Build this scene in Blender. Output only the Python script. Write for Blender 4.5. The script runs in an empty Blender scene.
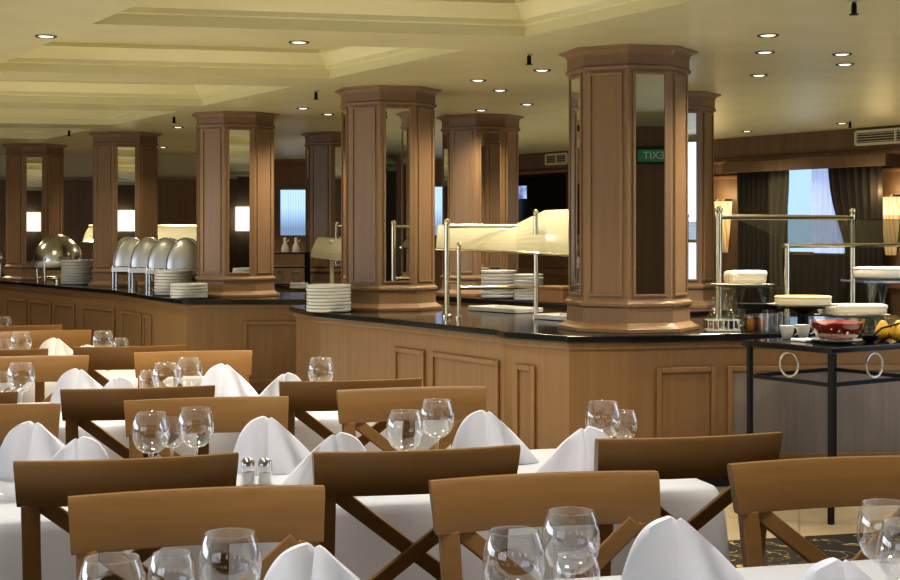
import bpy, bmesh, math, random
from mathutils import Vector, Matrix
random.seed(7)
S = bpy.context.scene
C = S.collection
PI = math.pi
EYE, F, HY = 1.40, 1400.0, 232.5      # eye height, focal length in pixels, horizon line

def at(px, d):            # lateral position of something seen at column px, d metres away
    return (px - 450) / F * d
def on(px, py, z):        # ground-plan point of a pixel on the horizontal plane z
    d = (EYE - z) * F / (py - HY)
    return (at(px, d), d)
def hz(py, d):            # height of pixel row py at distance d
    return EYE + (HY - py) / F * d

U = Vector((-0.556, 0.831)); N = Vector((0.831, 0.556))       # axis of the buffet and of the window wall
ROW = math.radians(14)
R = Vector((math.cos(ROW), math.sin(ROW))); P = Vector((-math.sin(ROW), math.cos(ROW)))

# ------------------------------------------------------------------ materials
def new_mat(name):
    m = bpy.data.materials.new(name); m.use_nodes = True
    nt = m.node_tree; b = nt.nodes['Principled BSDF']
    return m, nt, b
def plain(name, col, rough=.5, metal=0, spec=.5, bump=0, bscale=60, var=0, emit=None, estr=0, coat=0):
    m, nt, b = new_mat(name)
    b.inputs['Base Color'].default_value = (*col, 1)
    b.inputs['Roughness'].default_value = rough
    b.inputs['Metallic'].default_value = metal
    b.inputs['Specular IOR Level'].default_value = spec
    b.inputs['Coat Weight'].default_value = coat
    tc = nt.nodes.new('ShaderNodeTexCoord')
    if var:
        n = nt.nodes.new('ShaderNodeTexNoise'); n.inputs['Scale'].default_value = 3; n.inputs['Detail'].default_value = 4
        nt.links.new(tc.outputs['Object'], n.inputs['Vector'])
        r = nt.nodes.new('ShaderNodeValToRGB')
        r.color_ramp.elements[0].position = .3; r.color_ramp.elements[1].position = .7
        r.color_ramp.elements[0].color = (*[c * (1 - var) for c in col], 1)
        r.color_ramp.elements[1].color = (*[min(1, c * (1 + var)) for c in col], 1)
        nt.links.new(n.outputs['Fac'], r.inputs['Fac']); nt.links.new(r.outputs['Color'], b.inputs['Base Color'])
    if bump:
        n2 = nt.nodes.new('ShaderNodeTexNoise'); n2.inputs['Scale'].default_value = bscale
        nt.links.new(tc.outputs['Object'], n2.inputs['Vector'])
        bp = nt.nodes.new('ShaderNodeBump'); bp.inputs['Strength'].default_value = bump; bp.inputs['Distance'].default_value = .01
        nt.links.new(n2.outputs['Fac'], bp.inputs['Height']); nt.links.new(bp.outputs['Normal'], b.inputs['Normal'])
    if emit:
        b.inputs['Emission Color'].default_value = (*emit, 1); b.inputs['Emission Strength'].default_value = estr
    return m
def wood(name, dark, light, axis='X', rough=.38, scale=1.0, coat=.15):
    m, nt, b = new_mat(name)
    tc = nt.nodes.new('ShaderNodeTexCoord'); mp = nt.nodes.new('ShaderNodeMapping')
    s = {'X': (1.2, 26, 26), 'Y': (26, 1.2, 26), 'Z': (26, 26, 1.2)}[axis]
    mp.inputs['Scale'].default_value = [k * scale for k in s]
    nt.links.new(tc.outputs['Object'], mp.inputs['Vector'])
    n = nt.nodes.new('ShaderNodeTexNoise'); n.inputs['Scale'].default_value = 1.6; n.inputs['Detail'].default_value = 6; n.inputs['Distortion'].default_value = .6
    nt.links.new(mp.outputs['Vector'], n.inputs['Vector'])
    r = nt.nodes.new('ShaderNodeValToRGB')
    r.color_ramp.elements[0].position = .3; r.color_ramp.elements[1].position = .72
    r.color_ramp.elements[0].color = (*dark, 1); r.color_ramp.elements[1].color = (*light, 1)
    nt.links.new(n.outputs['Fac'], r.inputs['Fac']); nt.links.new(r.outputs['Color'], b.inputs['Base Color'])
    b.inputs['Roughness'].default_value = rough; b.inputs['Coat Weight'].default_value = coat; b.inputs['Coat Roughness'].default_value = .25
    return m
def thin_glass(name, tint=(1, 1, 1), edge=.5, base=.06, gcol=(1, 1, 1), rough=.02, haze=0, hcol=(1, 1, 1)):
    m = bpy.data.materials.new(name); m.use_nodes = True
    nt = m.node_tree; nt.nodes.clear()
    out = nt.nodes.new('ShaderNodeOutputMaterial')
    tr = nt.nodes.new('ShaderNodeBsdfTransparent'); tr.inputs['Color'].default_value = (*tint, 1)
    gl = nt.nodes.new('ShaderNodeBsdfGlossy'); gl.inputs['Color'].default_value = (*gcol, 1); gl.inputs['Roughness'].default_value = rough
    lw = nt.nodes.new('ShaderNodeLayerWeight'); lw.inputs['Blend'].default_value = .35
    mr = nt.nodes.new('ShaderNodeMapRange'); mr.inputs['To Min'].default_value = base; mr.inputs['To Max'].default_value = edge
    nt.links.new(lw.outputs['Facing'], mr.inputs['Value'])
    mx = nt.nodes.new('ShaderNodeMixShader')
    nt.links.new(mr.outputs['Result'], mx.inputs['Fac']); nt.links.new(tr.outputs[0], mx.inputs[1]); nt.links.new(gl.outputs[0], mx.inputs[2])
    last = mx
    if haze:
        df = nt.nodes.new('ShaderNodeBsdfDiffuse'); df.inputs['Color'].default_value = (*hcol, 1)
        m2 = nt.nodes.new('ShaderNodeMixShader'); m2.inputs['Fac'].default_value = haze
        nt.links.new(mx.outputs[0], m2.inputs[1]); nt.links.new(df.outputs[0], m2.inputs[2]); last = m2
    nt.links.new(last.outputs[0], out.inputs['Surface'])
    return m
def emission(name, col, strength):
    m = bpy.data.materials.new(name); m.use_nodes = True
    nt = m.node_tree; nt.nodes.clear()
    out = nt.nodes.new('ShaderNodeOutputMaterial'); e = nt.nodes.new('ShaderNodeEmission')
    e.inputs['Color'].default_value = (*col, 1); e.inputs['Strength'].default_value = strength
    nt.links.new(e.outputs[0], out.inputs['Surface'])
    return m

M = {}
M['chair'] = wood('chair_wood', (.275, .145, .048), (.315, .172, .060), 'X', .36)
M['barwood'] = wood('bar_wood', (.222, .134, .066), (.262, .160, .080), 'Z', .42, .7)
M['barwood2'] = wood('bar_panel_wood', (.205, .121, .058), (.25, .150, .074), 'Z', .4, .7)
M['colwood'] = wood('column_wood', (.265, .172, .102), (.30, .197, .118), 'Z', .4, .8)
M['colwood2'] = wood('column_panel_wood', (.25, .160, .093), (.285, .185, .108), 'Z', .36, .8)
M['cap'] = wood('capital_wood', (.21, .13, .078), (.25, .157, .096), 'X', .45, .6)
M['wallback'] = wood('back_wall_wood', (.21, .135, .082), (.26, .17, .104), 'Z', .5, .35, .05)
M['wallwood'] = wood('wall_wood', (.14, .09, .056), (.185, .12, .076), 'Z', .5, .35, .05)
M['trimwood'] = wood('trim_wood', (.20, .115, .066), (.27, .16, .092), 'X', .35, .4)
M['ceiling'] = plain('ceiling_paint', (.545, .53, .355), .42, bump=.05, bscale=1.6, var=.05)
M['cove'] = plain('cove_paint', (.70, .67, .44), .3)
M['cloth'] = plain('white_cloth', (.66, .66, .67), .9, bump=.12, bscale=14)
M['napkin'] = plain('napkin_linen', (.92, .92, .99), .8, bump=.04, bscale=40)
M['china'] = plain('white_china', (.72, .73, .72), .22)
M['chinagrey'] = plain('grey_china', (.60, .63, .66), .3)
M['granite'] = plain('black_granite', (.012, .012, .014), .12, bump=0, var=.3)
M['black'] = plain('black_iron', (.008, .008, .009), .45, spec=.25)
M['blackgloss'] = plain('black_gloss', (.008, .008, .01), .08)
M['steel'] = plain('polished_steel', (.72, .73, .72), .22, 1)
M['steel2'] = plain('brushed_steel', (.66, .67, .68), .34, 1)
M['satin'] = plain('satin_steel', (.66, .67, .68), .3, .85)
M['chrome'] = plain('chrome', (.85, .85, .87), .08, 1)
M['brass'] = plain('pale_brass', (.78, .72, .52), .22, 1)
M['mirror'] = plain('mirror_glass', (.80, .80, .78), .015, 1)
M['glass'] = thin_glass('clear_glass', (.985, .985, .99), .78, .10)
M['glass2'] = thin_glass('shelf_glass', (.86, .92, .9), .5, .1)
M['smoke'] = thin_glass('smoked_guard_glass', (.46, .48, .49), .26, .05, (.8, .8, .78))
M['acrylic'] = thin_glass('acrylic_ceiling_sheen', (.75, .75, .65), .45, .2, (1, .98, .85), .1, .58, (.56, .555, .42))  # cream diffuse part paints the ceiling's reflection into the guard
M['curtain'] = plain('dark_curtain', (.035, .03, .024), .9)
M['curtain2'] = plain('olive_curtain', (.085, .08, .06), .9)
M['sheer'] = plain('sheer_curtain', (.40, .48, .66), .9, emit=(.40, .54, .92), estr=.55)  # emission stands in for daylight shining through the cloth
M['day'] = emission('daylight_pane', (.52, .76, 1.0), .85)
M['dayblue'] = emission('dusk_blue_pane', (.33, .50, 1.0), .95)
M['lamp'] = emission('downlight_lens', (1, .90, .66), 3.5)
def shade_mat(name, c0, c1, s0, s1, z0, z1):
    m = bpy.data.materials.new(name); m.use_nodes = True; nt = m.node_tree; nt.nodes.clear()
    out = nt.nodes.new('ShaderNodeOutputMaterial'); e = nt.nodes.new('ShaderNodeEmission'); tc = nt.nodes.new('ShaderNodeTexCoord')
    wv = nt.nodes.new('ShaderNodeTexWave'); wv.bands_direction = 'X'; wv.inputs['Scale'].default_value = 9; wv.inputs['Distortion'].default_value = 1.5
    nt.links.new(tc.outputs['Object'], wv.inputs['Vector'])
    r = nt.nodes.new('ShaderNodeValToRGB'); r.color_ramp.elements[0].color = (*c0, 1); r.color_ramp.elements[1].color = (*c1, 1)
    nt.links.new(wv.outputs['Fac'], r.inputs['Fac']); nt.links.new(r.outputs['Color'], e.inputs['Color'])
    sx = nt.nodes.new('ShaderNodeSeparateXYZ'); mr = nt.nodes.new('ShaderNodeMapRange')
    nt.links.new(tc.outputs['Object'], sx.inputs[0]); nt.links.new(sx.outputs['Z'], mr.inputs['Value'])
    mr.inputs['From Min'].default_value = z0; mr.inputs['From Max'].default_value = z1; mr.inputs['To Min'].default_value = s0; mr.inputs['To Max'].default_value = s1
    nt.links.new(mr.outputs['Result'], e.inputs['Strength']); nt.links.new(e.outputs[0], out.inputs['Surface'])
    return m
M['shade'] = shade_mat('sconce_shade', (.85, .42, .12), (1.0, .72, .32), .35, 1.0, -.27, .12)
M['shadetop'] = shade_mat('sconce_glow', (1.0, .62, .22), (1.0, .85, .5), 1.5, .9, .12, .3)
M['lampshade'] = emission('white_lamp_shade', (1.0, .92, .72), 1.6)
M['cream'] = plain('cake_cream', (.80, .74, .58), .6, bump=.2, bscale=60)
M['white'] = plain('icing', (.85, .83, .78), .6, bump=.2, bscale=70)
M['yellow'] = plain('pie_crust', (.72, .56, .25), .6, bump=.4, bscale=60)
M['jelly'] = plain('red_jelly', (.30, .010, .008), .25, bump=.4, bscale=70, var=.4)
M['fruit'] = plain('yellow_fruit', (.65, .42, .05), .4, var=.15)
M['tile'] = None
M['kick'] = plain('dark_plinth', (.03, .025, .02), .6)
M['daylitpanel'] = wood('daylit_panel', (.19, .17, .172), (.23, .205, .205), 'Z', .45, .7)  # bar wood greyed: window daylight put into the panel colour
M['vent'] = plain('vent_cream', (.62, .60, .48), .5)
M['ventdark'] = plain('vent_dark', (.05, .055, .05), .6)
M['sconcemetal'] = plain('sconce_bronze', (.14, .08, .035), .4, .8)
M['bronze'] = plain('dark_trim', (.10, .08, .05), .4, .6)
M['green'] = plain('exit_green', (.03, .18, .10), .4, emit=(.05, .35, .18), estr=.10)
M['screen'] = None
M['amber'] = plain('amber_liquid', (.30, .13, .02), .2)
M['fascia'] = plain('fascia_cream', (.50, .48, .38), .5)

# floor tiles and carpet
def tile_mat():
    m, nt, b = new_mat('beige_tile')
    tc = nt.nodes.new('ShaderNodeTexCoord'); mp = nt.nodes.new('ShaderNodeMapping'); mp.inputs['Rotation'].default_value = (0, 0, ROW)
    br = nt.nodes.new('ShaderNodeTexBrick'); br.offset = 0; br.inputs['Scale'].default_value = 1
    br.inputs['Brick Width'].default_value = .5; br.inputs['Row Height'].default_value = .5; br.inputs['Mortar Size'].default_value = .006
    br.inputs['Color1'].default_value = (.45, .38, .27, 1); br.inputs['Color2'].default_value = (.42, .35, .25, 1); br.inputs['Mortar'].default_value = (.30, .25, .18, 1)
    nt.links.new(tc.outputs['Object'], mp.inputs['Vector']); nt.links.new(mp.outputs['Vector'], br.inputs['Vector']); nt.links.new(br.outputs['Color'], b.inputs['Base Color'])
    b.inputs['Roughness'].default_value = .3
    return m
def carpet_mat():
    m, nt, b = new_mat('black_gold_carpet')
    tc = nt.nodes.new('ShaderNodeTexCoord')
    n = nt.nodes.new('ShaderNodeTexNoise'); n.inputs['Scale'].default_value = 3.6; n.inputs['Detail'].default_value = 3; n.inputs['Distortion'].default_value = 2.2
    nt.links.new(tc.outputs['Object'], n.inputs['Vector'])
    r = nt.nodes.new('ShaderNodeValToRGB'); r.color_ramp.interpolation = 'CONSTANT'
    e = r.color_ramp.elements; e[0].position = 0; e[0].color = (.012, .012, .012, 1); e[1].position = .60; e[1].color = (.42, .30, .12, 1)
    x = e.new(.64); x.color = (.012, .012, .012, 1); y = e.new(.385); y.color = (.30, .22, .09, 1); z = e.new(.405); z.color = (.012, .012, .012, 1)
    nt.links.new(n.outputs['Fac'], r.inputs['Fac']); nt.links.new(r.outputs['Color'], b.inputs['Base Color']); b.inputs['Roughness'].default_value = .95
    return m
M['tile'] = tile_mat(); M['carpet'] = carpet_mat()
def screen_mat():
    m = bpy.data.materials.new('screen_picture'); m.use_nodes = True; nt = m.node_tree; nt.nodes.clear()
    out = nt.nodes.new('ShaderNodeOutputMaterial'); e = nt.nodes.new('ShaderNodeEmission'); tc = nt.nodes.new('ShaderNodeTexCoord')
    n = nt.nodes.new('ShaderNodeTexNoise'); n.inputs['Scale'].default_value = 3.0; n.inputs['Detail'].default_value = 4
    r = nt.nodes.new('ShaderNodeValToRGB'); r.color_ramp.elements[0].position = .35; r.color_ramp.elements[0].color = (.10, .14, .35, 1)
    r.color_ramp.elements[1].position = .5; r.color_ramp.elements[1].color = (.55, .68, 1, 1)
    nt.links.new(tc.outputs['Object'], n.inputs['Vector']); nt.links.new(n.outputs['Fac'], r.inputs['Fac']); nt.links.new(r.outputs['Color'], e.inputs['Color'])
    e.inputs['Strength'].default_value = .8; nt.links.new(e.outputs[0], out.inputs['Surface'])
    return m
M['screen'] = screen_mat()

# ------------------------------------------------------------------ mesh helpers
def T(loc=(0, 0, 0), rz=0, rx=0, ry=0):
    return Matrix.Translation(loc) @ Matrix.Rotation(rz, 4, 'Z') @ Matrix.Rotation(ry, 4, 'Y') @ Matrix.Rotation(rx, 4, 'X')
def bx(bm, c, s, m=None):
    vs = []
    for z in (-.5, .5):
        for x, y in ((-.5, -.5), (.5, -.5), (.5, .5), (-.5, .5)):
            v = Vector((c[0] + x * s[0], c[1] + y * s[1], c[2] + z * s[2]))
            vs.append(bm.verts.new(m @ v if m else v))
    for f in ((3, 2, 1, 0), (4, 5, 6, 7), (0, 1, 5, 4), (1, 2, 6, 5), (2, 3, 7, 6), (3, 0, 4, 7)):
        bm.faces.new([vs[i] for i in f])
def box_bm(c, s, m=None):
    bm = bmesh.new(); bx(bm, c, s, m); return bm
def lathe(bm, prof, seg=24, c=(0, 0), capb=True, capt=True, m=None, sy=1.0, a0=0.0):
    rings = []
    for r, z in prof:
        ring = []
        for i in range(seg):
            a = a0 + 2 * PI * i / seg
            v = Vector((c[0] + r * math.cos(a), c[1] + sy * r * math.sin(a), z))
            ring.append(bm.verts.new(m @ v if m else v))
        rings.append(ring)
    for a, b in zip(rings, rings[1:]):
        for i in range(seg):
            j = (i + 1) % seg
            bm.faces.new((a[i], a[j], b[j], b[i]))
    if capb: bm.faces.new(list(reversed(rings[0])))
    if capt: bm.faces.new(rings[-1])
def lathe_bm(*a, **k):
    bm = bmesh.new(); lathe(bm, *a, **k); return bm
def prism(bm, poly, z0, z1):
    n = len(poly)
    if sum(poly[i][0] * poly[(i + 1) % n][1] - poly[(i + 1) % n][0] * poly[i][1] for i in range(n)) < 0: poly = list(reversed(poly))
    a = [bm.verts.new((x, y, z0)) for x, y in poly]; b = [bm.verts.new((x, y, z1)) for x, y in poly]
    bm.faces.new(list(reversed(a))); bm.faces.new(b)
    for i in range(n):
        j = (i + 1) % n
        bm.faces.new((a[i], a[j], b[j], b[i]))
def prism_bm(*a):
    bm = bmesh.new(); prism(bm, *a); return bm
def tube(bm, pts, r, seg=10, closed=False):
    pts = [Vector(p) for p in pts]; rings = []; n = len(pts)
    for i, p in enumerate(pts):
        if closed: t = pts[(i + 1) % n] - pts[i - 1]
        else: t = pts[min(i + 1, n - 1)] - pts[max(i - 1, 0)]
        t.normalize()
        up = Vector((0, 0, 1)) if abs(t.z) < .95 else Vector((1, 0, 0))
        a = t.cross(up).normalized(); b = a.cross(t).normalized()
        rr = r[i] if isinstance(r, (list, tuple)) else r
        rings.append([bm.verts.new(p + rr * (math.cos(2 * PI * k / seg) * a + math.sin(2 * PI * k / seg) * b)) for k in range(seg)])
    pairs = list(zip(rings, rings[1:])) + ([(rings[-1], rings[0])] if closed else [])
    for a, b in pairs:
        for k in range(seg):
            j = (k + 1) % seg
            bm.faces.new((a[k], a[j], b[j], b[k]))
    if not closed:
        bm.faces.new(list(reversed(rings[0]))); bm.faces.new(rings[-1])
def tube_bm(*a, **k):
    bm = bmesh.new(); tube(bm, *a, **k); return bm
def bar(bm, p, q, w, t, up=Vector((0, 0, 1))):      # rectangular bar from p to q: w across, t thick along `up`
    p, q, up = Vector(p), Vector(q), Vector(up); d = (q - p).normalized()
    a = d.cross(up).normalized(); b = a.cross(d).normalized()
    vs = [bm.verts.new(e + sa * a * w / 2 + sb * b * t / 2) for e in (p, q) for sa, sb in ((-1, -1), (1, -1), (1, 1), (-1, 1))]
    for f in ((0, 1, 2, 3), (7, 6, 5, 4), (0, 4, 5, 1), (1, 5, 6, 2), (2, 6, 7, 3), (3, 7, 4, 0)):
        bm.faces.new([vs[i] for i in f])
def bar_bm(*a, **k):
    bm = bmesh.new(); bar(bm, *a, **k); return bm
def obj(name, bm, mat, parent=None, smooth=False, bevel=0, solid=0, sub=0):
    bmesh.ops.recalc_face_normals(bm, faces=bm.faces)
    me = bpy.data.meshes.new(name); bm.to_mesh(me); bm.free()
    me.materials.append(mat)
    if smooth:
        me.polygons.foreach_set('use_smooth', [True] * len(me.polygons))
        try: me.set_sharp_from_angle(angle=math.radians(smooth if smooth > 1 else 40))
        except Exception: pass
    o = bpy.data.objects.new(name, me); C.objects.link(o)
    if parent: o.parent = parent
    if solid:
        md = o.modifiers.new('thick', 'SOLIDIFY'); md.thickness = solid; md.offset = 0
    if bevel:
        md = o.modifiers.new('edge', 'BEVEL'); md.width = bevel; md.segments = 2; md.limit_method = 'ANGLE'
    if sub:
        md = o.modifiers.new('smooth', 'SUBSURF'); md.levels = sub; md.render_levels = sub
    return o
def thing(name, label, cat, loc=(0, 0, 0), rz=0, group=None):
    o = bpy.data.objects.new(name, None); C.objects.link(o)
    o.empty_display_size = .05
    o.location = loc if len(loc) == 3 else (*loc, 0); o.rotation_euler = (0, 0, rz)
    o['label'] = label; o['category'] = cat
    if group: o['group'] = group
    return o
def tag(o, label, cat, group=None, kind=None):
    o['label'] = label; o['category'] = cat
    if group: o['group'] = group
    if kind: o['kind'] = kind
    return o
def struct(name, bm, mat, parent=None, **k):
    o = obj(name, bm, mat, parent, **k)
    if not parent: o['kind'] = 'structure'
    return o
def dup(root, loc, rz=0, label=None, group=None, scale=None):
    r = root.copy(); C.objects.link(r)
    r.location = loc if len(loc) == 3 else (*loc, 0); r.rotation_euler = (0, 0, rz)
    if scale: r.scale = scale
    if label: r['label'] = label
    if group: r['group'] = group
    for ch in list(root.children):
        c = ch.copy(); C.objects.link(c); c.parent = r
        for g in list(ch.children):
            d = g.copy(); C.objects.link(d); d.parent = c
    return r

# ------------------------------------------------------------------ camera
cam = bpy.data.cameras.new('camera'); co = bpy.data.objects.new('camera', cam); C.objects.link(co)
co.location = (0, 0, EYE); co.rotation_euler = (PI / 2, 0, 0)
cam.sensor_width = 36; cam.lens = F / 900 * 36; cam.shift_y = (HY - 290) / 900; cam.clip_start = .05; cam.clip_end = 100
S.camera = co

# ------------------------------------------------------------------ room shell
ZC = 2.426
RW, PB = Vector((3.0, 15.56)), Vector((.22, 19.72))       # points on the window wall
wall_end = RW - U * 11
struct('floor', prism_bm([(-10, -2.6), (11, -2.6), (11, 20.4), (-10, 20.4)], -.06, 0), M['tile'])
c0 = Vector((1.36, 6.36)); e1 = c0 + R * 3.2; e2 = c0 - R * 11
struct('floor_carpet', prism_bm([tuple(e1), tuple(e2), (-9.5, -2.4), (4.6, -2.4)], 0, .006), M['carpet'])

# coffered ceiling: soffit cells in a skewed grid with holes for the coffers, and a raised ceiling above
def ceiling():
    O = Vector((.39, 7.35)); A = Vector((.978, .21)); B = Vector((-.515, .857))
    hole_a = [(-8.6, -6.2), (-5.4, -2.95), (-2.2, 0)]
    hole_b = [(-1.75 + 2.33 * k, 2.33 * k) for k in range(-4, 5)]
    ca = sorted({-18, 14} | {v for h in hole_a for v in h}); cb = sorted({-14, 16} | {v for h in hole_b for v in h})
    pt = lambda a, b, z: (*(O + A * a + B * b), z)
    bm = bmesh.new(); cv = bmesh.new(); top = bmesh.new()
    def quad(m, pts): m.faces.new([m.verts.new(p) for p in pts])
    for a0, a1 in zip(ca, ca[1:]):
        for b0, b1 in zip(cb, cb[1:]):
            if (a0, a1) in hole_a and any(abs(b0 - h[0]) < 1e-6 for h in hole_b):
                prof = [(0, ZC), (0, ZC + .055), (.03, ZC + .06), (.035, ZC + .085), (.10, ZC + .150), (.12, ZC + .155), (.12, ZC + .18)]
                for (i0, z0), (i1, z1) in zip(prof, prof[1:]):
                    q0 = [pt(a0 + i0, b0 + i0, z0), pt(a1 - i0, b0 + i0, z0), pt(a1 - i0, b1 - i0, z0), pt(a0 + i0, b1 - i0, z0)]
                    q1 = [pt(a0 + i1, b0 + i1, z1), pt(a1 - i1, b0 + i1, z1), pt(a1 - i1, b1 - i1, z1), pt(a0 + i1, b1 - i1, z1)]
                    for i in range(4):
                        j = (i + 1) % 4
                        quad(cv, [q0[i], q0[j], q1[j], q1[i]])
                i0 = .12
                quad(top, [pt(a0 + i0, b0 + i0, ZC + .18), pt(a1 - i0, b0 + i0, ZC + .18), pt(a1 - i0, b1 - i0, ZC + .18), pt(a0 + i0, b1 - i0, ZC + .18)])
            else:
                quad(bm, [pt(a0, b0, ZC), pt(a1, b0, ZC), pt(a1, b1, ZC), pt(a0, b1, ZC)])
    o = struct('ceiling', bm, M['ceiling'])
    struct('ceiling_moulding', cv, M['cove'], o); struct('ceiling_recess', top, M['ceiling'], o)
ceiling()
# lowered band of ceiling along the window wall
dz = .035
q = [RW - U * 12 - N * 3.9, RW + U * 2.5 - N * 3.9, RW + U * 2.5 - N * .1, RW - U * 12 - N * .1]

def wall(name, p, q, z0, z1, th, mat, side=1):
    p, q = Vector(p), Vector(q); d = (q - p).normalized(); n = Vector((-d.y, d.x)) * th * side
    return struct(name, prism_bm([tuple(p), tuple(q), tuple(q + n), tuple(p + n)], z0, z1), mat)
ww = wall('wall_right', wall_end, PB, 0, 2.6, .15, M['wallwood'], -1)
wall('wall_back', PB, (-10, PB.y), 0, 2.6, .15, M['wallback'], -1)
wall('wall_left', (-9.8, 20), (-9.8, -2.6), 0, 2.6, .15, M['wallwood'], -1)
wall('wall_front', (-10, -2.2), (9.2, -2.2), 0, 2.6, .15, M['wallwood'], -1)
wall('wall_partition', (3.6, 2.28), (9.1, 5.96), 0, 2.6, .1, M['wallwood'], -1)

def wpt(t, off, z=None):           # t metres towards the camera along the window wall, off metres out into the room
    v = RW - U * t - N * off
    return Vector((v.x, v.y, z)) if z is not None else v
def wbox(bm, t0, t1, o0, o1, z0, z1):
    prism(bm, [tuple(wpt(t0, o0)), tuple(wpt(t1, o0)), tuple(wpt(t1, o1)), tuple(wpt(t0, o1))], z0, z1)
def wbox_bm(*a):
    bm = bmesh.new(); wbox(bm, *a); return bm
struct('trim_1', wbox_bm(-4.6, 9, .0, .16, 2.16, ZC + .02), M['wallwood'])               # fascia under the ceiling
bm = bmesh.new(); wbox(bm, -4.6, 9, .16, .20, 2.16, 2.185); wbox(bm, -4.6, 9, .16, .185, 2.185, 2.20)
struct('trim_2', bm, M['trimwood'], bevel=.004)
bm = bmesh.new(); wbox(bm, -4.6, 9, 0, .03, .86, .93); wbox(bm, -4.6, 9, 0, .025, 0.0, .12)
struct('baseboard_right', bm, M['trimwood'])
bm = bmesh.new(); bx(bm, (-4.9, PB.y - .06, 2.395), (10.1, .12, .07)); struct('trim_3', bm, M['trimwood'], bevel=.005)
# cream fascia dropped from the ceiling in front of the back wall, far left
struct('trim_4', prism_bm([(-9.6, 18.35), (-2.75, 18.35), (-2.75, 18.55), (-9.6, 18.55)], 2.11, ZC + .02), M['fascia'])
struct('trim_5', prism_bm([(-9.6, 18.30), (-2.73, 18.30), (-2.73, 18.36), (-9.6, 18.36)], 2.09, 2.12), M['trimwood'])
# pilasters of the window wall beside the niches
for k, (t0, t1) in enumerate(((-.28, -.2), (.42, .50), (1.98, 2.06))):
    struct('trim_%d' % (6 + k), wbox_bm(t0, t1, 0, .04, .12, 2.16), M['trimwood'])

# windows on the window wall
def wave_sheet(p, q, z0, z1, waves, amp, pinch=None, n=60, rows=14):
    bm = bmesh.new(); p, q = Vector(p), Vector(q); d = q - p; nrm = Vector((-d.y, d.x)).normalized(); grid = []
    for r in range(rows + 1):
        f = r / rows; z = z0 + (z1 - z0) * f; row = []
        for i in range(n + 1):
            s = i / n; k = s
            if pinch: k = pinch(s, f)
            v = p + d * k + nrm * amp * math.sin(s * waves * 2 * PI + .6 * math.sin(f * 3))
            row.append(bm.verts.new((v.x, v.y, z)))
        grid.append(row)
    for a, b in zip(grid, grid[1:]):
        for i in range(n): bm.faces.new((a[i], a[i + 1], b[i + 1], b[i]))
    return bm
def wall_window(idx, t0, t1, lab):
    z0, z1 = 1.20, 2.06
    w = struct('window_%d' % idx, wbox_bm(t0 - .05, t1 + .05, 0, .03, z0 - .06, z1 + .06), M['trimwood'])
    struct('window_pane', wbox_bm(t0, t1, .03, .036, z0, z1), M['day'], w)
    bm = bmesh.new(); m = (t0 + t1) / 2
    wbox(bm, m - .03, m + .03, .036, .06, z0, z1); struct('window_mullion', bm, M['sheer'], w)
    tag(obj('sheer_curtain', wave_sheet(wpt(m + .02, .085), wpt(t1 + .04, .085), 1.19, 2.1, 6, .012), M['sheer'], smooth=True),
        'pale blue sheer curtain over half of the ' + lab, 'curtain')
    L = lambda s, f: s * (1 - .35 * math.exp(-((f - .45) / .28) ** 2))
    Rr = lambda s, f: 1 - (1 - s) * (1 - .35 * math.exp(-((f - .45) / .28) ** 2))
    tag(obj('curtain', wave_sheet(wpt(t0 - .66, .115), wpt(t0 - .16, .115), .25, 2.10, 7, .028), M['curtain'], smooth=True),
        'dark full-length drape next to the half-hidden sconce, by the ' + lab, 'curtain')
    tag(obj('curtain', wave_sheet(wpt(t0 - .15, .165), wpt(t0 + .14, .165), .25, 2.10, 3, .02, L), M['curtain2'], smooth=True),
        'olive tie-back drape at the inner edge of the ' + lab, 'curtain')
    tag(obj('curtain', wave_sheet(wpt(t1 - .12, .15), wpt(t1 + .56, .15), .25, 2.10, 7, .026, Rr), M['curtain'], smooth=True),
        'dark drape bowed between the brighter sconce and the ' + lab, 'curtain')
    tag(obj('curtain', wave_sheet(wpt(t0 - .1, .09), wpt(t1 + .1, .09), .3, 1.17, 9, .02), M['curtain'], smooth=True),
        'short dark pleated drape below the sill of the ' + lab, 'curtain')
    p = thing('pelmet', 'brown wooden pelmet box above the curtains of the ' + lab, 'pelmet')
    obj('front_board', wbox_bm(t0 - .72, t1 + .66, .225, .25, 2.04, 2.155), M['wallwood'], p, bevel=.004)
    obj('end_board', wbox_bm(t0 - .74, t0 - .72, 0.0, .25, 2.04, 2.155), M['wallwood'], p)
    obj('end_board', wbox_bm(t1 + .66, t1 + .68, 0.0, .25, 2.04, 2.155), M['wallwood'], p)
wall_window(1, 1.03, 1.78, 'window above the dessert counter')

# windows on the frontal back wall
def back_window(idx, x0, x1, z0, z1, mat):
    y = PB.y
    bm = bmesh.new(); bx(bm, ((x0 + x1) / 2, y - .02, (z0 + z1) / 2), (x1 - x0 + .1, .05, z1 - z0 + .1))
    w = struct('window_%d' % idx, bm, M['wallwood'])
    struct('window_pane', box_bm(((x0 + x1) / 2, y - .05, (z0 + z1) / 2), (x1 - x0, .02, z1 - z0)), mat, w)
M['dayblue'] = shade_mat('dusk_blue_pane', (.40, .60, 1.0), (.55, .76, 1.0), .42, 1.0, 1.45, 1.75)
back_window(2, at(281, PB.y), at(306, PB.y), 1.36, hz(190, PB.y), M['dayblue'])
back_window(3, at(433, PB.y), at(452, PB.y), 1.36, hz(187, PB.y), M['dayblue'])

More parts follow.
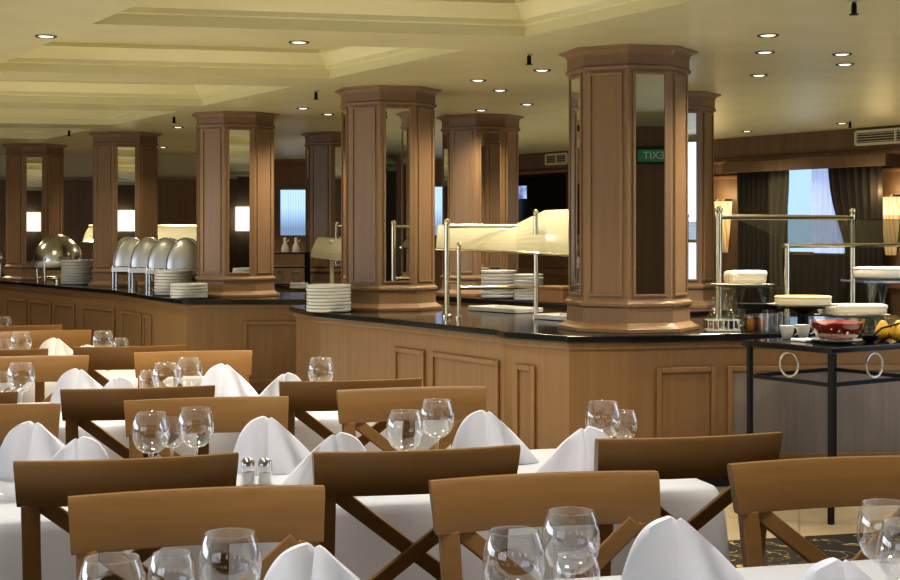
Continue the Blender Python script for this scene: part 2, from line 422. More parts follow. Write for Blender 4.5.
# sconces in their niches
def sconce(t, lab):
    o = thing('wall_sconce', lab, 'wall lamp', wpt(t, 0, 1.45), math.atan2(-N.y, -N.x) + PI / 2)
    h = .62
    def half(prof, seg=14):
        bm = bmesh.new(); rings = []
        for r, z in prof:
            rings.append([bm.verts.new((r * math.cos(PI + PI * i / seg), -.015 + .75 * r * math.sin(PI + PI * i / seg) * (1 + .05 * (-1) ** i), z)) for i in range(seg + 1)])
        for a, b in zip(rings, rings[1:]):
            for i in range(seg): bm.faces.new((a[i], a[i + 1], b[i + 1], b[i]))
        return bm
    obj('backplate', box_bm((0, -.008, .02), (.12, .016, .55)), M['sconcemetal'], o)
    obj('shade', half([(.06, -.27), (.085, -.05), (.105, .12)]), M['shade'], o)
    obj('glowing_cup', half([(.105, .12), (.125, .30)]), M['shadetop'], o)
    obj('rim_band', half([(.128, .295), (.13, .315)]), M['sconcemetal'], o)
    f = thing('niche_frame', lab.replace('sconce', 'moulding frame behind the sconce').replace('pleated ', ''), 'frame', wpt(t, 0, 1.45), math.atan2(-N.y, -N.x) + PI / 2)
    for n_, c, s in (('frame_top', (0, -.012, .56), (.46, .024, .035)), ('frame_side', (-.22, -.012, .0), (.035, .024, 1.08)), ('frame_side', (.22, -.012, .0), (.035, .024, 1.08)), ('frame_bottom', (0, -.012, -.56), (.46, .024, .035))):
        obj(n_, box_bm(c, s), M['trimwood'], f, bevel=.005)
    l = bpy.data.lights.new('sconce_light', 'POINT'); l.energy = 4; l.color = (1, .72, .38); l.shadow_soft_size = .08
    lo = bpy.data.objects.new('sconce_light', l); C.objects.link(lo); lo.location = wpt(t, .18, 1.80)
sconce(.08, 'amber pleated sconce beside the round-topped column, half hidden by the glass guard')
sconce(2.34, 'amber pleated sconce near the air vent, brightest of the two')

# air vents
def vent(m, w, h, lab):
    o = thing('air_vent', lab, 'vent'); o.matrix_world = m
    bm = bmesh.new()
    for c, s in (((0, 0, h / 2), (w, .03, .025)), ((0, 0, -h / 2), (w, .03, .025)), ((-w / 2, 0, 0), (.025, .03, h)), ((w / 2, 0, 0), (.025, .03, h)), ((0, 0, 0), (.02, .03, h))): bx(bm, c, s)
    obj('frame', bm, M['vent'], o)
    obj('backing', box_bm((0, .005, 0), (w, .01, h)), M['ventdark'], o)
    for k in range(4):
        obj('louvre', box_bm((0, -.004, -h / 2 + h * (k + 1) / 5), (w - .03, .016, .006), None), M['vent'], o)
rwall = math.atan2(-N.y, -N.x) + PI / 2
vent(T(wpt(2.52, .17, 2.325), rwall), .95, .125, 'cream air vent grille in the fascia above the bright sconce')
tx = at(562, 18.0)
vent(T(wpt(-2.72, .17, 2.33), rwall), .42, .12, 'cream air vent grille between the tall column and the one behind it')
vent(T(wpt(-.25, .17, 2.33), rwall), .42, .12, 'small cream air vent half hidden beside the rear column cap')

# television on the wall behind
o = thing('television', 'dark wall television showing a patch of pale blue, behind the cream buffet guard', 'television', wpt(-3.35, 0, 1.80), rwall)
obj('casing', box_bm((0, -.05, 0), (1.25, .08, .66)), M['blackgloss'], o, bevel=.01)
obj('screen', box_bm((-.27, -.092, .13), (.34, .01, .17)), M['screen'], o)

# ------------------------------------------------------------------ columns
def oct_pts(r, rot, c=(0, 0)):
    return [(c[0] + r * math.cos(rot + k * PI / 4), c[1] + r * math.sin(rot + k * PI / 4)) for k in range(8)]
VR = math.radians(-97.5)                      # one corner of every octagon
Z0 = .85
def make_column(label, loc):
    o = thing('column', label, 'column', (*loc, Z0), 0, 'octagonal mirrored columns'); o['kind'] = 'thing'
    def octo(prof, rot=VR):
        return lathe_bm(prof, 8, a0=rot)
    obj('base', octo([(.40, 0), (.40, .022), (.375, .034), (.352, .05), (.348, .135), (.362, .142), (.364, .16), (.346, .172), (.346, .18)]), M['colwood'], o, bevel=.003)
    obj('shaft', octo([(.338, .18), (.338, 1.455)]), M['colwood'], o)
    obj('capital', octo([(.344, 1.445), (.356, 1.452), (.358, 1.468), (.347, 1.474), (.347, 1.532), (.352, 1.546), (.366, 1.558), (.392, 1.566), (.396, 1.576)]), M['cap'], o, bevel=.002)
    for k in range(8):
        a = VR + PI / 8 + k * PI / 4
        ap = .338 * math.cos(PI / 8)
        m = Matrix.Rotation(a + PI / 2, 4, 'Z')          # local -y points outward
        is_m = k % 2 == 0
        pw, z0, z1 = .172, .21, 1.42
        if is_m:
            p = obj('mirror', box_bm((0, -ap - .003, (z0 + z1) / 2), (pw, .006, z1 - z0), m), M['mirror'], o)
        else:
            p = obj('wood_panel', box_bm((0, -ap - .002, (z0 + z1) / 2), (pw, .004, z1 - z0), m), M['colwood2'], o)
        bm = bmesh.new()
        for sx in (-1, 1):
            bx(bm, (sx * (pw / 2 + .006), -ap - .006, (z0 + z1) / 2), (.014, .014, z1 - z0 + .026), m)
        for z in (z0 - .006, z1 + .006):
            bx(bm, (0, -ap - .006, z), (pw + .012, .014, .014), m)
        obj('panel_moulding', bm, M['colwood'], p, bevel=.003)
    return o
cols = [((1.017, 8.0), 'tallest-looking octagonal wooden column with mirror strips, standing by the cake counter'),
        ((-.449, 10.13), 'octagonal mirrored column with a plate stack at its foot and a cream guard beside it'),
        ((-1.87, 12.19), 'octagonal mirrored column between the row of chafing dishes and the blue window'),
        ((-3.38, 14.57), 'octagonal mirrored column between the round chafing dish and the row of chafing dishes'),
        ((-4.89, 16.5), 'octagonal mirrored column directly behind the round domed chafing dish'),
        ((1.63, 10.48), 'rear mirrored column mostly hidden behind the tallest-looking column'),
        ((.27, 12.45), 'rear mirrored column rising behind the cream curved buffet guard'),
        ((-1.17, 14.6), 'rear mirrored column half hidden behind the column with a plate stack at its foot')]
col0 = make_column(cols[0][1], cols[0][0])
for p, l in cols[1:]: dup(col0, (*p, Z0), 0, l)

# ------------------------------------------------------------------ buffet counters
def inset(poly, d):
    n = len(poly); out = []
    area = sum(poly[i][0] * poly[(i + 1) % n][1] - poly[(i + 1) % n][0] * poly[i][1] for i in range(n))
    s = 1 if area > 0 else -1
    for i in range(n):
        p0, p1, p2 = Vector(poly[i - 1]), Vector(poly[i]), Vector(poly[(i + 1) % n])
        a = (p1 - p0).normalized(); b = (p2 - p1).normalized()
        na = Vector((-a.y, a.x)) * s; nb = Vector((-b.y, b.x)) * s
        k = (na + nb); k = k / max(.3, k.dot(na))
        out.append(tuple(p1 + k * d))
    return out
def counter(label, poly, panels, mats):
    o = thing('buffet_counter', label, 'counter')
    obj('countertop', prism_bm(poly, .81, .85), M['granite'], o, bevel=.006)
    body = inset(poly, .05)
    obj('cabinet_body', prism_bm(body, .09, .81), mats[0], o)
    obj('cornice_strip', prism_bm(inset(poly, .03), .775, .81), mats[0], o, bevel=.006)
    obj('plinth', prism_bm(inset(poly, .10), 0, .09), M['kick'], o)
    n = len(poly)
    area = sum(poly[i][0] * poly[(i + 1) % n][1] - poly[(i + 1) % n][0] * poly[i][1] for i in range(n)); s = 1 if area > 0 else -1
    for i, spans in panels.items():
        p, q = Vector(body[i]), Vector(body[(i + 1) % n]); d = (q - p).normalized(); nn = Vector((d.y, -d.x)) * s; L = (q - p).length
        for a, b, *mm in spans:
            pa, pb = p + d * a * L, p + d * b * L
            def fr(f0, f1, z0, z1, o0, o1):
                bm = bmesh.new(); A, B = pa + (pb - pa) * f0, pa + (pb - pa) * f1
                prism(bm, [tuple(A + nn * o0), tuple(B + nn * o0), tuple(B + nn * o1), tuple(A + nn * o1)], z0, z1); return bm
            z0, z1 = .16, .67; w = .03 / (pb - pa).length
            pn = obj('door_panel', fr(w, 1 - w, z0 + .03, z1 - .03, 0, .004), M[mm[0]] if mm else mats[1], o)
            bm = bmesh.new()
            for f0, f1, a0, a1 in ((0, w, z0, z1), (1 - w, 1, z0, z1), (w, 1 - w, z1 - .03, z1), (w, 1 - w, z0, z0 + .03)):
                A, B = pa + (pb - pa) * f0, pa + (pb - pa) * f1
                prism(bm, [tuple(A), tuple(B), tuple(B + nn * .018), tuple(A + nn * .018)], a0, a1)
            obj('panel_moulding', bm, mats[0], pn, bevel=.005)
    return o
near_poly = [(3.3, 7.72), (1.5, 7.62), (.97, 7.47), (.62, 7.47), (.30, 7.77), (.26, 7.93), (-.45, 9.02), (-.74, 9.42), (-.95, 9.75), (-1.2, 10.45),
             (-.95, 11.25), (-.35, 11.0), (.886, 9.25), (1.35, 8.95), (3.3, 9.4)]
counter('black-topped wooden buffet counter running past the black iron table', near_poly,
        {0: [(.0, .985, 'daylitpanel')], 1: [(.08, .72)], 3: [(.57, .94)], 5: [(.03, .58), (.64, .92)]}, (M['barwood'], M['barwood2']))
far_poly = [(-1.0, 11.52), (-2.2, 11.47), (-2.6, 12.15), (-3.2, 13.35), (-3.78, 14.10), (-5.15, 16.0), (-6.6, 17.9), (-5.7, 18.2), (-2.1, 13.1), (-1.0, 12.75)]
counter('black-topped wooden buffet counter carrying the chafing dishes', far_poly,
        {0: [(.05, .58)], 2: [(.1, .3), (.36, .9)], 4: [(.05, .3), (.34, .62), (.66, .95)], 3: [(.1, .9)]}, (M['barwood'], M['barwood2']))
dd = (Vector((-1.44, 2.12))).normalized(); nn = Vector((dd.y, -dd.x))
D1, D3 = Vector((1.63, 10.48)), Vector((-1.17, 14.6))
rear_poly = [tuple(D1 - dd * .65 - nn * .5), tuple(D3 + dd * .85 - nn * .5), tuple(D3 + dd * .85 + nn * .55), tuple(D1 - dd * .65 + nn * .55)]
counter('rear buffet counter beneath the second line of columns', rear_poly, {0: [(.02, .2), (.22, .4), (.42, .6), (.62, .8)]}, (M['barwood'], M['barwood2']))

counter('small far buffet counter with a low cream guard, behind the chafing dishes', [(-4.55, 17.1), (-2.75, 17.1), (-2.75, 17.75), (-4.55, 17.75)], {0: [(.05, .45), (.55, .95)]}, (M['barwood'], M['barwood2']))
# ------------------------------------------------------------------ dining chairs
def make_chair(label, loc, rz):
    o = thing('dining_chair', label, 'chair', loc, rz)
    rec = math.tan(math.radians(14))
    yb = lambda z: (.85 - z) * rec                     # reclined plane of the back
    # curved top rail
    bm = bmesh.new(); n = 14; cols_ = []
    for i in range(n + 1):
        f = -1 + 2 * i / n
        ring = []
        for z, hw, th in ((.800, .236, .013), (.806, .237, .0145), (.893, .243, .0135), (.902, .243, .009)):
            x = hw * f; y = yb(z) + .030 * f * f - .012
            ring.append((x, y, z, th))
        pts = [(x, y + th, z) for x, y, z, th in ring] + [(x, y - th, z) for x, y, z, th in reversed(ring)]
        cols_.append([bm.verts.new(p) for p in pts])
    for a, b in zip(cols_, cols_[1:]):
        m = len(a)
        for k in range(m): bm.faces.new((a[k], a[(k + 1) % m], b[(k + 1) % m], b[k]))
    bm.faces.new(cols_[0]); bm.faces.new(list(reversed(cols_[-1])))
    obj('top_rail', bm, M['chair'], o, smooth=50)
    for s in (-1, 1):
        bm = bmesh.new(); rings = []
        for x, y, z, w, t in ((.208, yb(.804) + .012, .804, .040, .026), (.206, yb(.62) + .008, .62, .040, .030), (.203, yb(.44), .44, .040, .036), (.200, .055, .22, .036, .034), (.200, .01, 0.006, .03, .03)):
            rings.append([bm.verts.new((s * x + a * w / 2, y + b * t / 2, z)) for a, b in ((-1, -1), (1, -1), (1, 1), (-1, 1))])
        for a, b in zip(rings, rings[1:]):
            for k in range(4): bm.faces.new((a[k], a[(k + 1) % 4], b[(k + 1) % 4], b[k]))
        bm.faces.new(rings[0]); bm.faces.new(list(reversed(rings[-1])))
        obj('rear_post', bm, M['chair'], o, bevel=.004)
    fw = Vector((0, 1, rec))
    for s in (-1, 1):
        off = .007 * s
        obj('cross_brace', bar_bm((-s * .185, yb(.800) + .012 + off, .802), (s * .19, yb(.50) + off, .50), .036, .014, fw), M['chair'], o, bevel=.003)
    obj('lower_rail', box_bm((0, yb(.49), .49), (.40, .02, .04)), M['chair'], o, bevel=.003)
    bm = bmesh.new(); prism(bm, [(-.20, .07), (.20, .07), (.225, .46), (-.225, .46)], .415, .45)
    st = obj('seat', bm, M['chair'], o, bevel=.008)
    for s in (-1, 1):
        bm = bmesh.new(); lathe(bm, [(.016, .006), (.021, .415)], 4, (s * .195, .43), a0=PI / 4)
        obj('front_leg', bm, M['chair'], o)
    return o
L_ = math.pi + ROW        # faces the camera
K_ = ROW                  # faces away
chair_spots = [
    ((-.485, 2.70), L_, 'first-row cross-back wooden chair facing the camera, three goblets before it'),
    ((.194, 2.87), L_, 'first-row cross-back wooden chair facing the camera, two large goblets before its brace'),
    ((.835, 3.07), L_, 'first-row cross-back wooden chair facing the camera in front of the black iron table'),
    ((-.713, 3.10), K_, 'dark-backed wooden chair with its back turned, behind the three-goblet chair, glass dish beside it'),
    ((-.073, 3.22), K_, 'dark-backed wooden chair with its back turned, X brace showing over white cloth drop'),
    ((.591, 3.43), K_, 'wooden chair with its back turned at the free end of the second table'),
    ((-1.37, 4.02), L_, 'second-table chair facing the camera, cut by the picture edge behind two white napkins'),
    ((-.729, 4.20), L_, 'second-table chair facing the camera with goblets and shakers before it'),
    ((-.124, 4.48), L_, 'second-table chair facing the camera with two goblets before its X brace'),
    ((-1.59, 4.33), K_, 'dark chair end with its back turned at the third table, cut by the picture edge'),
    ((-1.001, 4.50), K_, 'dark wooden chair with its back turned at the third table, white napkins rising beyond it'),
    ((-.334, 4.73), K_, 'dark wooden chair with its back turned at the free end of the third table'),
    ((-1.70, 5.62), L_, 'third-table chair facing the camera behind a goblet, cut by the picture edge'),
    ((-1.074, 5.86), L_, 'third-table chair facing the camera with three small goblets before its rail'),
    ((-1.96, 5.95), K_, 'dark chair end with its back turned at the fourth table, cut by the picture edge'),
    ((-1.402, 6.14), K_, 'dark wooden chair with its back turned at the fourth table, two goblets above its rail'),
    ((-2.07, 7.1), L_, 'far fourth-table chair facing the camera under the round chafing dish'),
    ((-2.33, 7.50), K_, 'farthest dark chair with its back turned, a sliver of rail below the counter')]
ch0 = make_chair(chair_spots[0][2], chair_spots[0][0], chair_spots[0][1])
ch0['group'] = 'dining chairs'
for i, (p, a, l) in enumerate(chair_spots[1:]):
    dup(ch0, p, a + random.uniform(-.015, .015), l)

# ------------------------------------------------------------------ tables and cloths
def table(center, left, right, lab):
    c = Vector(center)
    Lx = right - left; mid = c + R * ((left + right) / 2)
    o = thing('dining_table', 'long table under the ' + lab, 'table', (*mid, 0), ROW)
    obj('tabletop', box_bm((0, 0, .722), (Lx - .04, .68, .03)), M['chair'], o)
    for sx in (-1, 1):
        for sy in (-1, 1):
            obj('leg', box_bm((sx * (Lx / 2 - .46), sy * .05, .357), (.05, .05, .70)), M['chair'], o)
    # cloth
    bm = bmesh.new(); hx, hy, r = Lx / 2, .36, .03
    per = []
    def edge(a, b, nrm):
        a, b = Vector(a), Vector(b); k = max(2, int((b - a).length / .035))
        for i in range(k): per.append((a + (b - a) * i / k, Vector(nrm)))
    def corner(c, a0):
        for i in range(5):
            a = a0 + PI / 2 * i / 5
            per.append((Vector((c[0] + r * math.cos(a), c[1] + r * math.sin(a))), Vector((math.cos(a), math.sin(a)))))
    edge((-hx + r, -hy), (hx - r, -hy), (0, -1)); corner((hx - r, -hy + r), -PI / 2)
    edge((hx, -hy + r), (hx, hy - r), (1, 0)); corner((hx - r, hy - r), 0)
    edge((hx - r, hy), (-hx + r, hy), (0, 1)); corner((-hx + r, hy - r), PI / 2)
    edge((-hx, hy - r), (-hx, -hy + r), (-1, 0)); corner((-hx + r, -hy + r), PI)
    rings = []; ph = random.uniform(0, 6)
    for f, z in ((-.6, .7405), (0, .740), (.3, .733), (.55, .71), (.75, .65), (.9, .57), (1, .485)):
        ring = []
        for i, (p, nv) in enumerate(per):
            s = i * .035
            wv = .5 + .5 * math.sin(s * 13 + ph + 1.3 * math.sin(s * 4.1)) 
            out = (-.03 if f < 0 else 0.012 * min(1, f * 2)) + max(0, f - .25) * .095 * (wv ** 1.4 - .30)
            q = p + nv * out
            ring.append(bm.verts.new((q.x, q.y, z)))
        rings.append(ring)
    n = len(per)
    for a, b in zip(rings, rings[1:]):
        for i in range(n): bm.faces.new((a[i], a[(i + 1) % n], b[(i + 1) % n], b[i]))
    bm.faces.new(rings[0])
    cl = obj('tablecloth', bm, M['cloth'], smooth=60)
    cl.location = (*mid, 0); cl.rotation_euler = (0, 0, ROW)
    tag(cl, lab, 'tablecloth', 'white tablecloths')
table((.35, 2.33), -2.0, 1.5, 'white tablecloth of the first row, closest to the viewer')
table((-.14, 3.79), -2.1, .77, 'white tablecloth of the second row with salt and pepper shakers')
table((-.49, 5.34), -2.3, .40, 'white tablecloth of the third row with three small goblets clustered')
table((-1.556, 6.66), -2.0, .36, 'white tablecloth of the fourth row')
table((-2.56, 8.04), -2.0, .4, 'white tablecloth of the fifth row, farthest and barely seen')
ZT = .742

# ------------------------------------------------------------------ napkins
def napkin_bm():
    bm = bmesh.new(); XL, XR, H, D = -.100, .160, .152, .092; nx, nz = 36, 12
    front, back = [], []
    for i in range(nx + 1):
        s_ = -1 + 2 * i / nx
        x = -XL * s_ if s_ < 0 else XR * s_
        ax = abs(s_)
        h = H * (1 - .22 * ax ** 1.3 - .78 * ax ** 4) if s_ < 0 else H * (1.0 - .92 * ax ** 1.12 - .08 * ax ** 6)
        h *= 1 - .06 * math.exp(-(x / .006) ** 2)
        h = max(h, .003)
        fr, bk = [], []
        for j in range(nz + 1):
            v = j / nz; z = h * v
            dep = D * (1 - ax ** 1.6) * (1 - .82 * v ** 1.3)
            crease = .026 * math.exp(-abs(x) / .018) * (1 - .25 * v)
            fold = .007 * math.sin(3 * ax * PI + 1.5 * v) * (1 - ax) * (1 if s_ > 0 else .3)
            if s_ > 0: dep *= 1 - .45 * math.exp(-((s_ - .55 + .3 * v) / .16) ** 2)
            shift = .010 * v * (1 - ax)
            fr.append(bm.verts.new((x + shift, -dep + crease + fold, z)))
            bk.append(bm.verts.new((x + shift, dep - crease * .9 + fold + .004, z)))
        front.append(fr); back.append(bk)
    for i in range(nx):
        for j in range(nz):
            bm.faces.new((front[i][j], front[i + 1][j], front[i + 1][j + 1], front[i][j + 1]))
            bm.faces.new((back[i + 1][j], back[i][j], back[i][j + 1], back[i + 1][j + 1]))
        bm.faces.new((front[i][nz], front[i + 1][nz], back[i + 1][nz], back[i][nz]))
        bm.faces.new((front[i + 1][0], front[i][0], back[i][0], back[i + 1][0]))
    for e in (0, nx):
        for j in range(nz): bm.faces.new((front[e][j + 1], front[e][j], back[e][j], back[e][j + 1]))
    return bm
nap0 = None
naps = [((265, 417), 0, 'white folded napkin standing behind the salt and pepper shakers', 1),
        ((340, 433), 1, 'white folded napkin leaning behind the dark chair with the X brace', 1),
        ((483, 411), 0, 'white folded napkin beside the two goblets, a fork at its foot', 1),
        ((588, 427), 1, 'white folded napkin sloping up towards the end chair of the second table', 1),
        ((30, 422), 0, 'tall white folded napkin beside the glass dish at the picture edge', 1),
        ((82, 437), 1, 'low white folded napkin behind the dark chair near the glass dish', .9),
        ((222, 364), 0, 'white folded napkin beside the cluster of three small goblets', 1),
        ((287, 373), 1, 'small white folded napkin in front of the light cabinet panel', .9),
        ((76, 369), 0, 'white folded napkin on the third table behind a dark chair rail', 1),
        ((119, 377), 1, 'low white folded napkin tip above a dark chair rail on the third table', .9),
        ((54, 338), 0, 'small far white folded napkin on the fourth table', 1),
        ((86, 345), 1, 'tiny white napkin tip just past the far folded napkin', .95),
        ((308, 545), 0, 'white folded napkin on the first table beside the three goblets', 1),
        ((672, 518), 0, 'large white folded napkin on the first table before the tablecloth drop', 1),
        ((838, 560), 0, 'white napkin top at the lower picture edge near the black table chair', 1)]
for k, ((px, py), flip, lab, sc) in enumerate(naps):
    x, d = on(px, py, ZT + .148 * sc)
    if nap0 is None:
        nap0 = obj('napkin', napkin_bm(), M['napkin'], smooth=50); o = nap0
    else:
        o = nap0.copy(); C.objects.link(o)
    o.location = (x, d, ZT); o.rotation_euler = (0, 0, ROW * .5 + (PI if flip else 0) + random.uniform(-.12, .12)); o.scale = (sc, sc, sc)
    tag(o, lab, 'napkin', 'folded napkins')

# ------------------------------------------------------------------ goblets
def make_goblet(label, big, loc):
    o = thing('wine_goblet' if big else 'small_goblet', label, 'glass', loc, 0, 'stemmed glasses on the tables')
    s = 1 if big else .78
    bowl = [(.004, .082), (.022, .086), (.038, .098), (.047, .118), (.0495, .138), (.048, .158), (.043, .176), (.0385, .188)]
    bm = bmesh.new(); lathe(bm, [(r * s, z * s) for r, z in bowl], 28, capb=False, capt=False)
    obj('bowl', bm, M['glass'], o, smooth=True)
    bm = bmesh.new(); tube(bm, [(.0385 * s * math.cos(a), .0385 * s * math.sin(a), .188 * s) for a in [2 * PI * k / 28 for k in range(28)]], .0011, 6, True)
    obj('rim', bm, M['glass'], o, smooth=True)
    bm = bmesh.new(); lathe(bm, [(.007 * s, .006 * s), (.0045 * s, .02 * s), (.004 * s, .06 * s), (.008 * s, .084 * s)], 14)
    obj('stem', bm, M['glass'], o, smooth=True)
    bm = bmesh.new(); lathe(bm, [(.036 * s, .0005), (.036 * s, .002), (.012 * s, .005 * s), (.006 * s, .009 * s)], 24)
    obj('foot', bm, M['glass'], o, smooth=True)
    return o
gob = [((405, 411), 1, 'wide clear goblet of the pair before the X brace on the second table'),
       ((437, 400), 1, 'taller-looking clear goblet of the pair on the second table, next to a napkin'),
       ((151, 413), 1, 'clear goblet beside a dark chair rail on the second table'),
       ((196, 408), 1, 'clear goblet nearest the shakers on the second table'),
       ((172, 418), 0, 'small clear goblet squeezed between two larger ones on the second table'),
       ((603, 402), 1, 'clear goblet before the cabinet bay at the end of the second table'),
       ((624, 411), 0, 'small clear goblet beyond the end chair of the second table'),
       ((149, 371), 0, 'smallest clear goblet of the third-table cluster'),
       ((166, 363), 1, 'middle clear goblet of the third-table cluster'),
       ((189, 358), 1, 'clear goblet of the third-table cluster, next to the napkin'),
       ((321, 358), 1, 'lone clear goblet against the cabinet corner'),
       ((21, 363), 1, 'clear goblet on the third table at the picture edge'),
       ((3, 372), 0, 'small clear goblet cut by the picture edge on the third table'),
       ((103, 331), 1, 'far clear goblet standing above a dark rail on the fourth table'),
       ((121, 338), 0, 'far small clear goblet beside its larger mate on the fourth table'),
       ((21, 332), 1, 'far clear goblet at the left end of the fourth table'),
       ((4, 339), 0, 'far small goblet cut by the picture edge on the fourth table'),
       ((3, 317), 1, 'farthest clear goblet, on the fifth table'),
       ((230, 533), 1, 'large clear goblet close to the napkin, first table'),
       ((172, 553), 0, 'small clear goblet between two large ones, first table'),
       ((112, 558), 1, 'large clear goblet under the first chair rail, first table'),
       ((571, 511), 1, 'large clear goblet with its rim above the other, first table'),
       ((514, 531), 1, 'large clear goblet standing lower of the pair, first table'),
       ((548, 556), 0, 'small clear goblet at the foot of the large pair, first table'),
       ((886, 503), 1, 'large clear goblet at the picture edge, first table'),
       ((908, 522), 1, 'large clear goblet cut off by the picture edge, first table')]
g0 = {}; placed = []
for (px, py), big, lab in gob:
    x, d = on(px, py, ZT + (.188 if big else .147))
    for q_ in placed:
        dv = Vector((x, d)) - q_; mn = .1
        if dv.length < mn: x, d = q_ + dv.normalized() * mn
    placed.append(Vector((x, d)))
    if big not in g0: g0[big] = make_goblet(lab, big, (x, d, ZT))
    else: dup(g0[big], (x, d, ZT), random.uniform(0, 3), lab)

# shakers, dish, cutlery
def shaker(px, lab):
    x, d = at(px, 3.66), 3.66
    o = thing('shaker', lab, 'shaker', (x, d, ZT), 0)
    obj('jar', lathe_bm([(.018, 0), (.020, .004), (.019, .045), (.016, .05)], 16), M['glass'], o, smooth=True)
    obj('contents', lathe_bm([(.015, .004), (.016, .032)], 16), M['white'] if 'salt' in lab else M['chinagrey'], o)
    obj('cap', lathe_bm([(.0185, .048), (.0185, .060), (.012, .068), (.003, .070)], 16), M['chrome'], o, smooth=True)
shaker(248, 'glass pepper shaker with chrome cap, beside the salt shaker'); shaker(265, 'glass salt shaker with chrome cap, in front of a napkin')
x, d = on(8, 499, ZT)
o = thing('glass_dish', 'small square glass dish beside the dark chair at the picture edge', 'dish', (x, d, ZT))
bm = bmesh.new(); lathe(bm, [(.045, .001), (.052, .008), (.056, .045)], 4, capt=False, a0=PI / 4); obj('bowl', bm, M['glass'], o, solid=.003)
obj('base', box_bm((0, 0, .003), (.05, .05, .005)), M['glass'], o)
def fork(x, y, rz, lab):
    o = thing('fork', lab, 'fork', (x, y, ZT + .001), rz)
    obj('handle', tube_bm([(0, -.10, .004), (0, -.05, .006), (0, .02, .006), (0, .04, .004)], [.005, .004, .003, .004], 8), M['chrome'], o, smooth=True)
    h = obj('head', box_bm((0, .052, .004), (.022, .028, .003)), M['chrome'], o, bevel=.001)
    for k in range(4): obj('tine', box_bm((-.009 + .006 * k, .083, .005), (.0025, .04, .002)), M['chrome'], h)
x, d = on(468, 461, ZT + .01); fork(x, d - .14, ROW - 1.1, 'steel fork lying before the napkin beside the two goblets')
x, d = on(445, 470, ZT + .01)
def knife(x, y, rz, lab):
    o = thing('table_knife', lab, 'knife', (x, y, ZT + .001), rz)
    obj('handle', tube_bm([(0, -.10, .005), (0, -.02, .005), (0, 0, .004)], [.006, .005, .004], 8), M['chrome'], o, smooth=True)
    obj('blade', box_bm((0, .055, .004), (.016, .11, .002)), M['chrome'], o, bevel=.0008)
x, d = on(118, 370, ZT); knife(x, d + .05, 1.2, 'steel table knife on the fourth table above the dark rail')
x, d = on(150, 470, ZT); knife(at(135, 3.62), 3.62, 1.35, 'steel table knife by the goblets of the second table')

# ------------------------------------------------------------------ black iron buffet table
q0 = Vector((1.512, 7.16)); ax, ay = N, -U            # origin corner, along the length, towards the viewer
TLn, TDp = .66, .56
def tp(a, b, z=None):
    v = q0 + ax * a + ay * b
    return Vector((v.x, v.y, z)) if z is not None else v
rt = math.atan2(ax.y, ax.x)
o = thing('buffet_table', 'black iron buffet table with a gloss top and metal rings in its frame', 'table', (*q0, 0), rt)
obj('tabletop', box_bm((TLn / 2, -TDp / 2, .835), (TLn + .03, TDp + .03, .03)), M['blackgloss'], o, bevel=.005)
for a in (.015, TLn - .015):
    for b in (-.015, -TDp + .015):
        obj('leg', box_bm((a, b, .41), (.023, .023, .82)), M['black'], o)
for z in (.668,):
    for b in (-.015, -TDp + .015): obj('rail', box_bm((TLn / 2, b, z), (TLn - .06, .018, .018)), M['black'], o)
    for a in (.015, TLn - .015): obj('rail', box_bm((a, -TDp / 2, z), (.018, TDp - .06, .018)), M['black'], o)
for c, dirv in (((TLn / 2, -TDp + .015), 0), ((.015, -TDp / 2), 1)):
    pts = []
    for k in range(32):
        a = 2 * PI * k / 32; u_, z_ = .06 * math.cos(a), .747 + .06 * math.sin(a)
        pts.append((c[0] + (u_ if dirv == 0 else 0), c[1] + (0 if dirv == 0 else u_), z_))
    obj('ring', tube_bm(pts, .006, 8, True), M['steel2'], o, smooth=True)

# things on it
ZB = .851
x, d = at(837, 6.99), 6.99
o = thing('plate', 'white plate under the bowl of red jelly', 'plate', (x, d, ZB))
obj('dish', lathe_bm([(.07, 0), (.12, .012), (.125, .016), (.115, .016), (.07, .006)], 32), M['china'], o, smooth=True)
obj('foot_ring', lathe_bm([(.066, 0), (.066, .003)], 24), M['china'], o)
o = thing('glass_bowl', 'round clear bowl filled with red jelly on a white plate', 'bowl', (x, d, ZB + .017))
obj('bowl', lathe_bm([(.08, 0), (.105, .02), (.128, .06), (.137, .105)], 36, capt=False), M['glass'], o, smooth=True)
obj('filling', lathe_bm([(.077, .003), (.101, .022), (.122, .060), (.130, .085), (.06, .094), (.01, .092)], 36), M['jelly'], o, smooth=True)
o = thing('ladle', 'black serving ladle resting beside the red jelly bowl', 'ladle', (at(876, 7.03), 7.03, ZB))
obj('handle', tube_bm([(-.02, 0, .03), (.03, .0, .07), (.16, .02, .10)], [.007, .006, .006], 8), M['black'], o, smooth=True)
obj('scoop', lathe_bm([(.02, 0), (.038, .016), (.042, .034), (.036, .034), (.015, .008)], 18, (-.03, 0)), M['black'], o, smooth=True)
def pear(px, dd_, s, lab):
    o = thing('pear', lab, 'fruit', (at(px, dd_), dd_, ZB), random.uniform(0, 3), 'yellow pears on the black table')
    prof = [(.012, 0), (.03, .008), (.041, .03), (.042, .045), (.034, .066), (.022, .085), (.016, .097), (.006, .103)]
    obj('flesh', lathe_bm([(r * s, z * s) for r, z in prof], 20), M['fruit'], o, smooth=True)
    obj('stalk', tube_bm([(0, 0, .10 * s), (.004, 0, .118 * s)], .002, 6), M['sconcemetal'], o)
pear(883, 7.12, 1, 'yellow pear next to the ladle on the black table'); pear(899, 7.06, 1.05, 'yellow pear farther from the ladle on the black table')
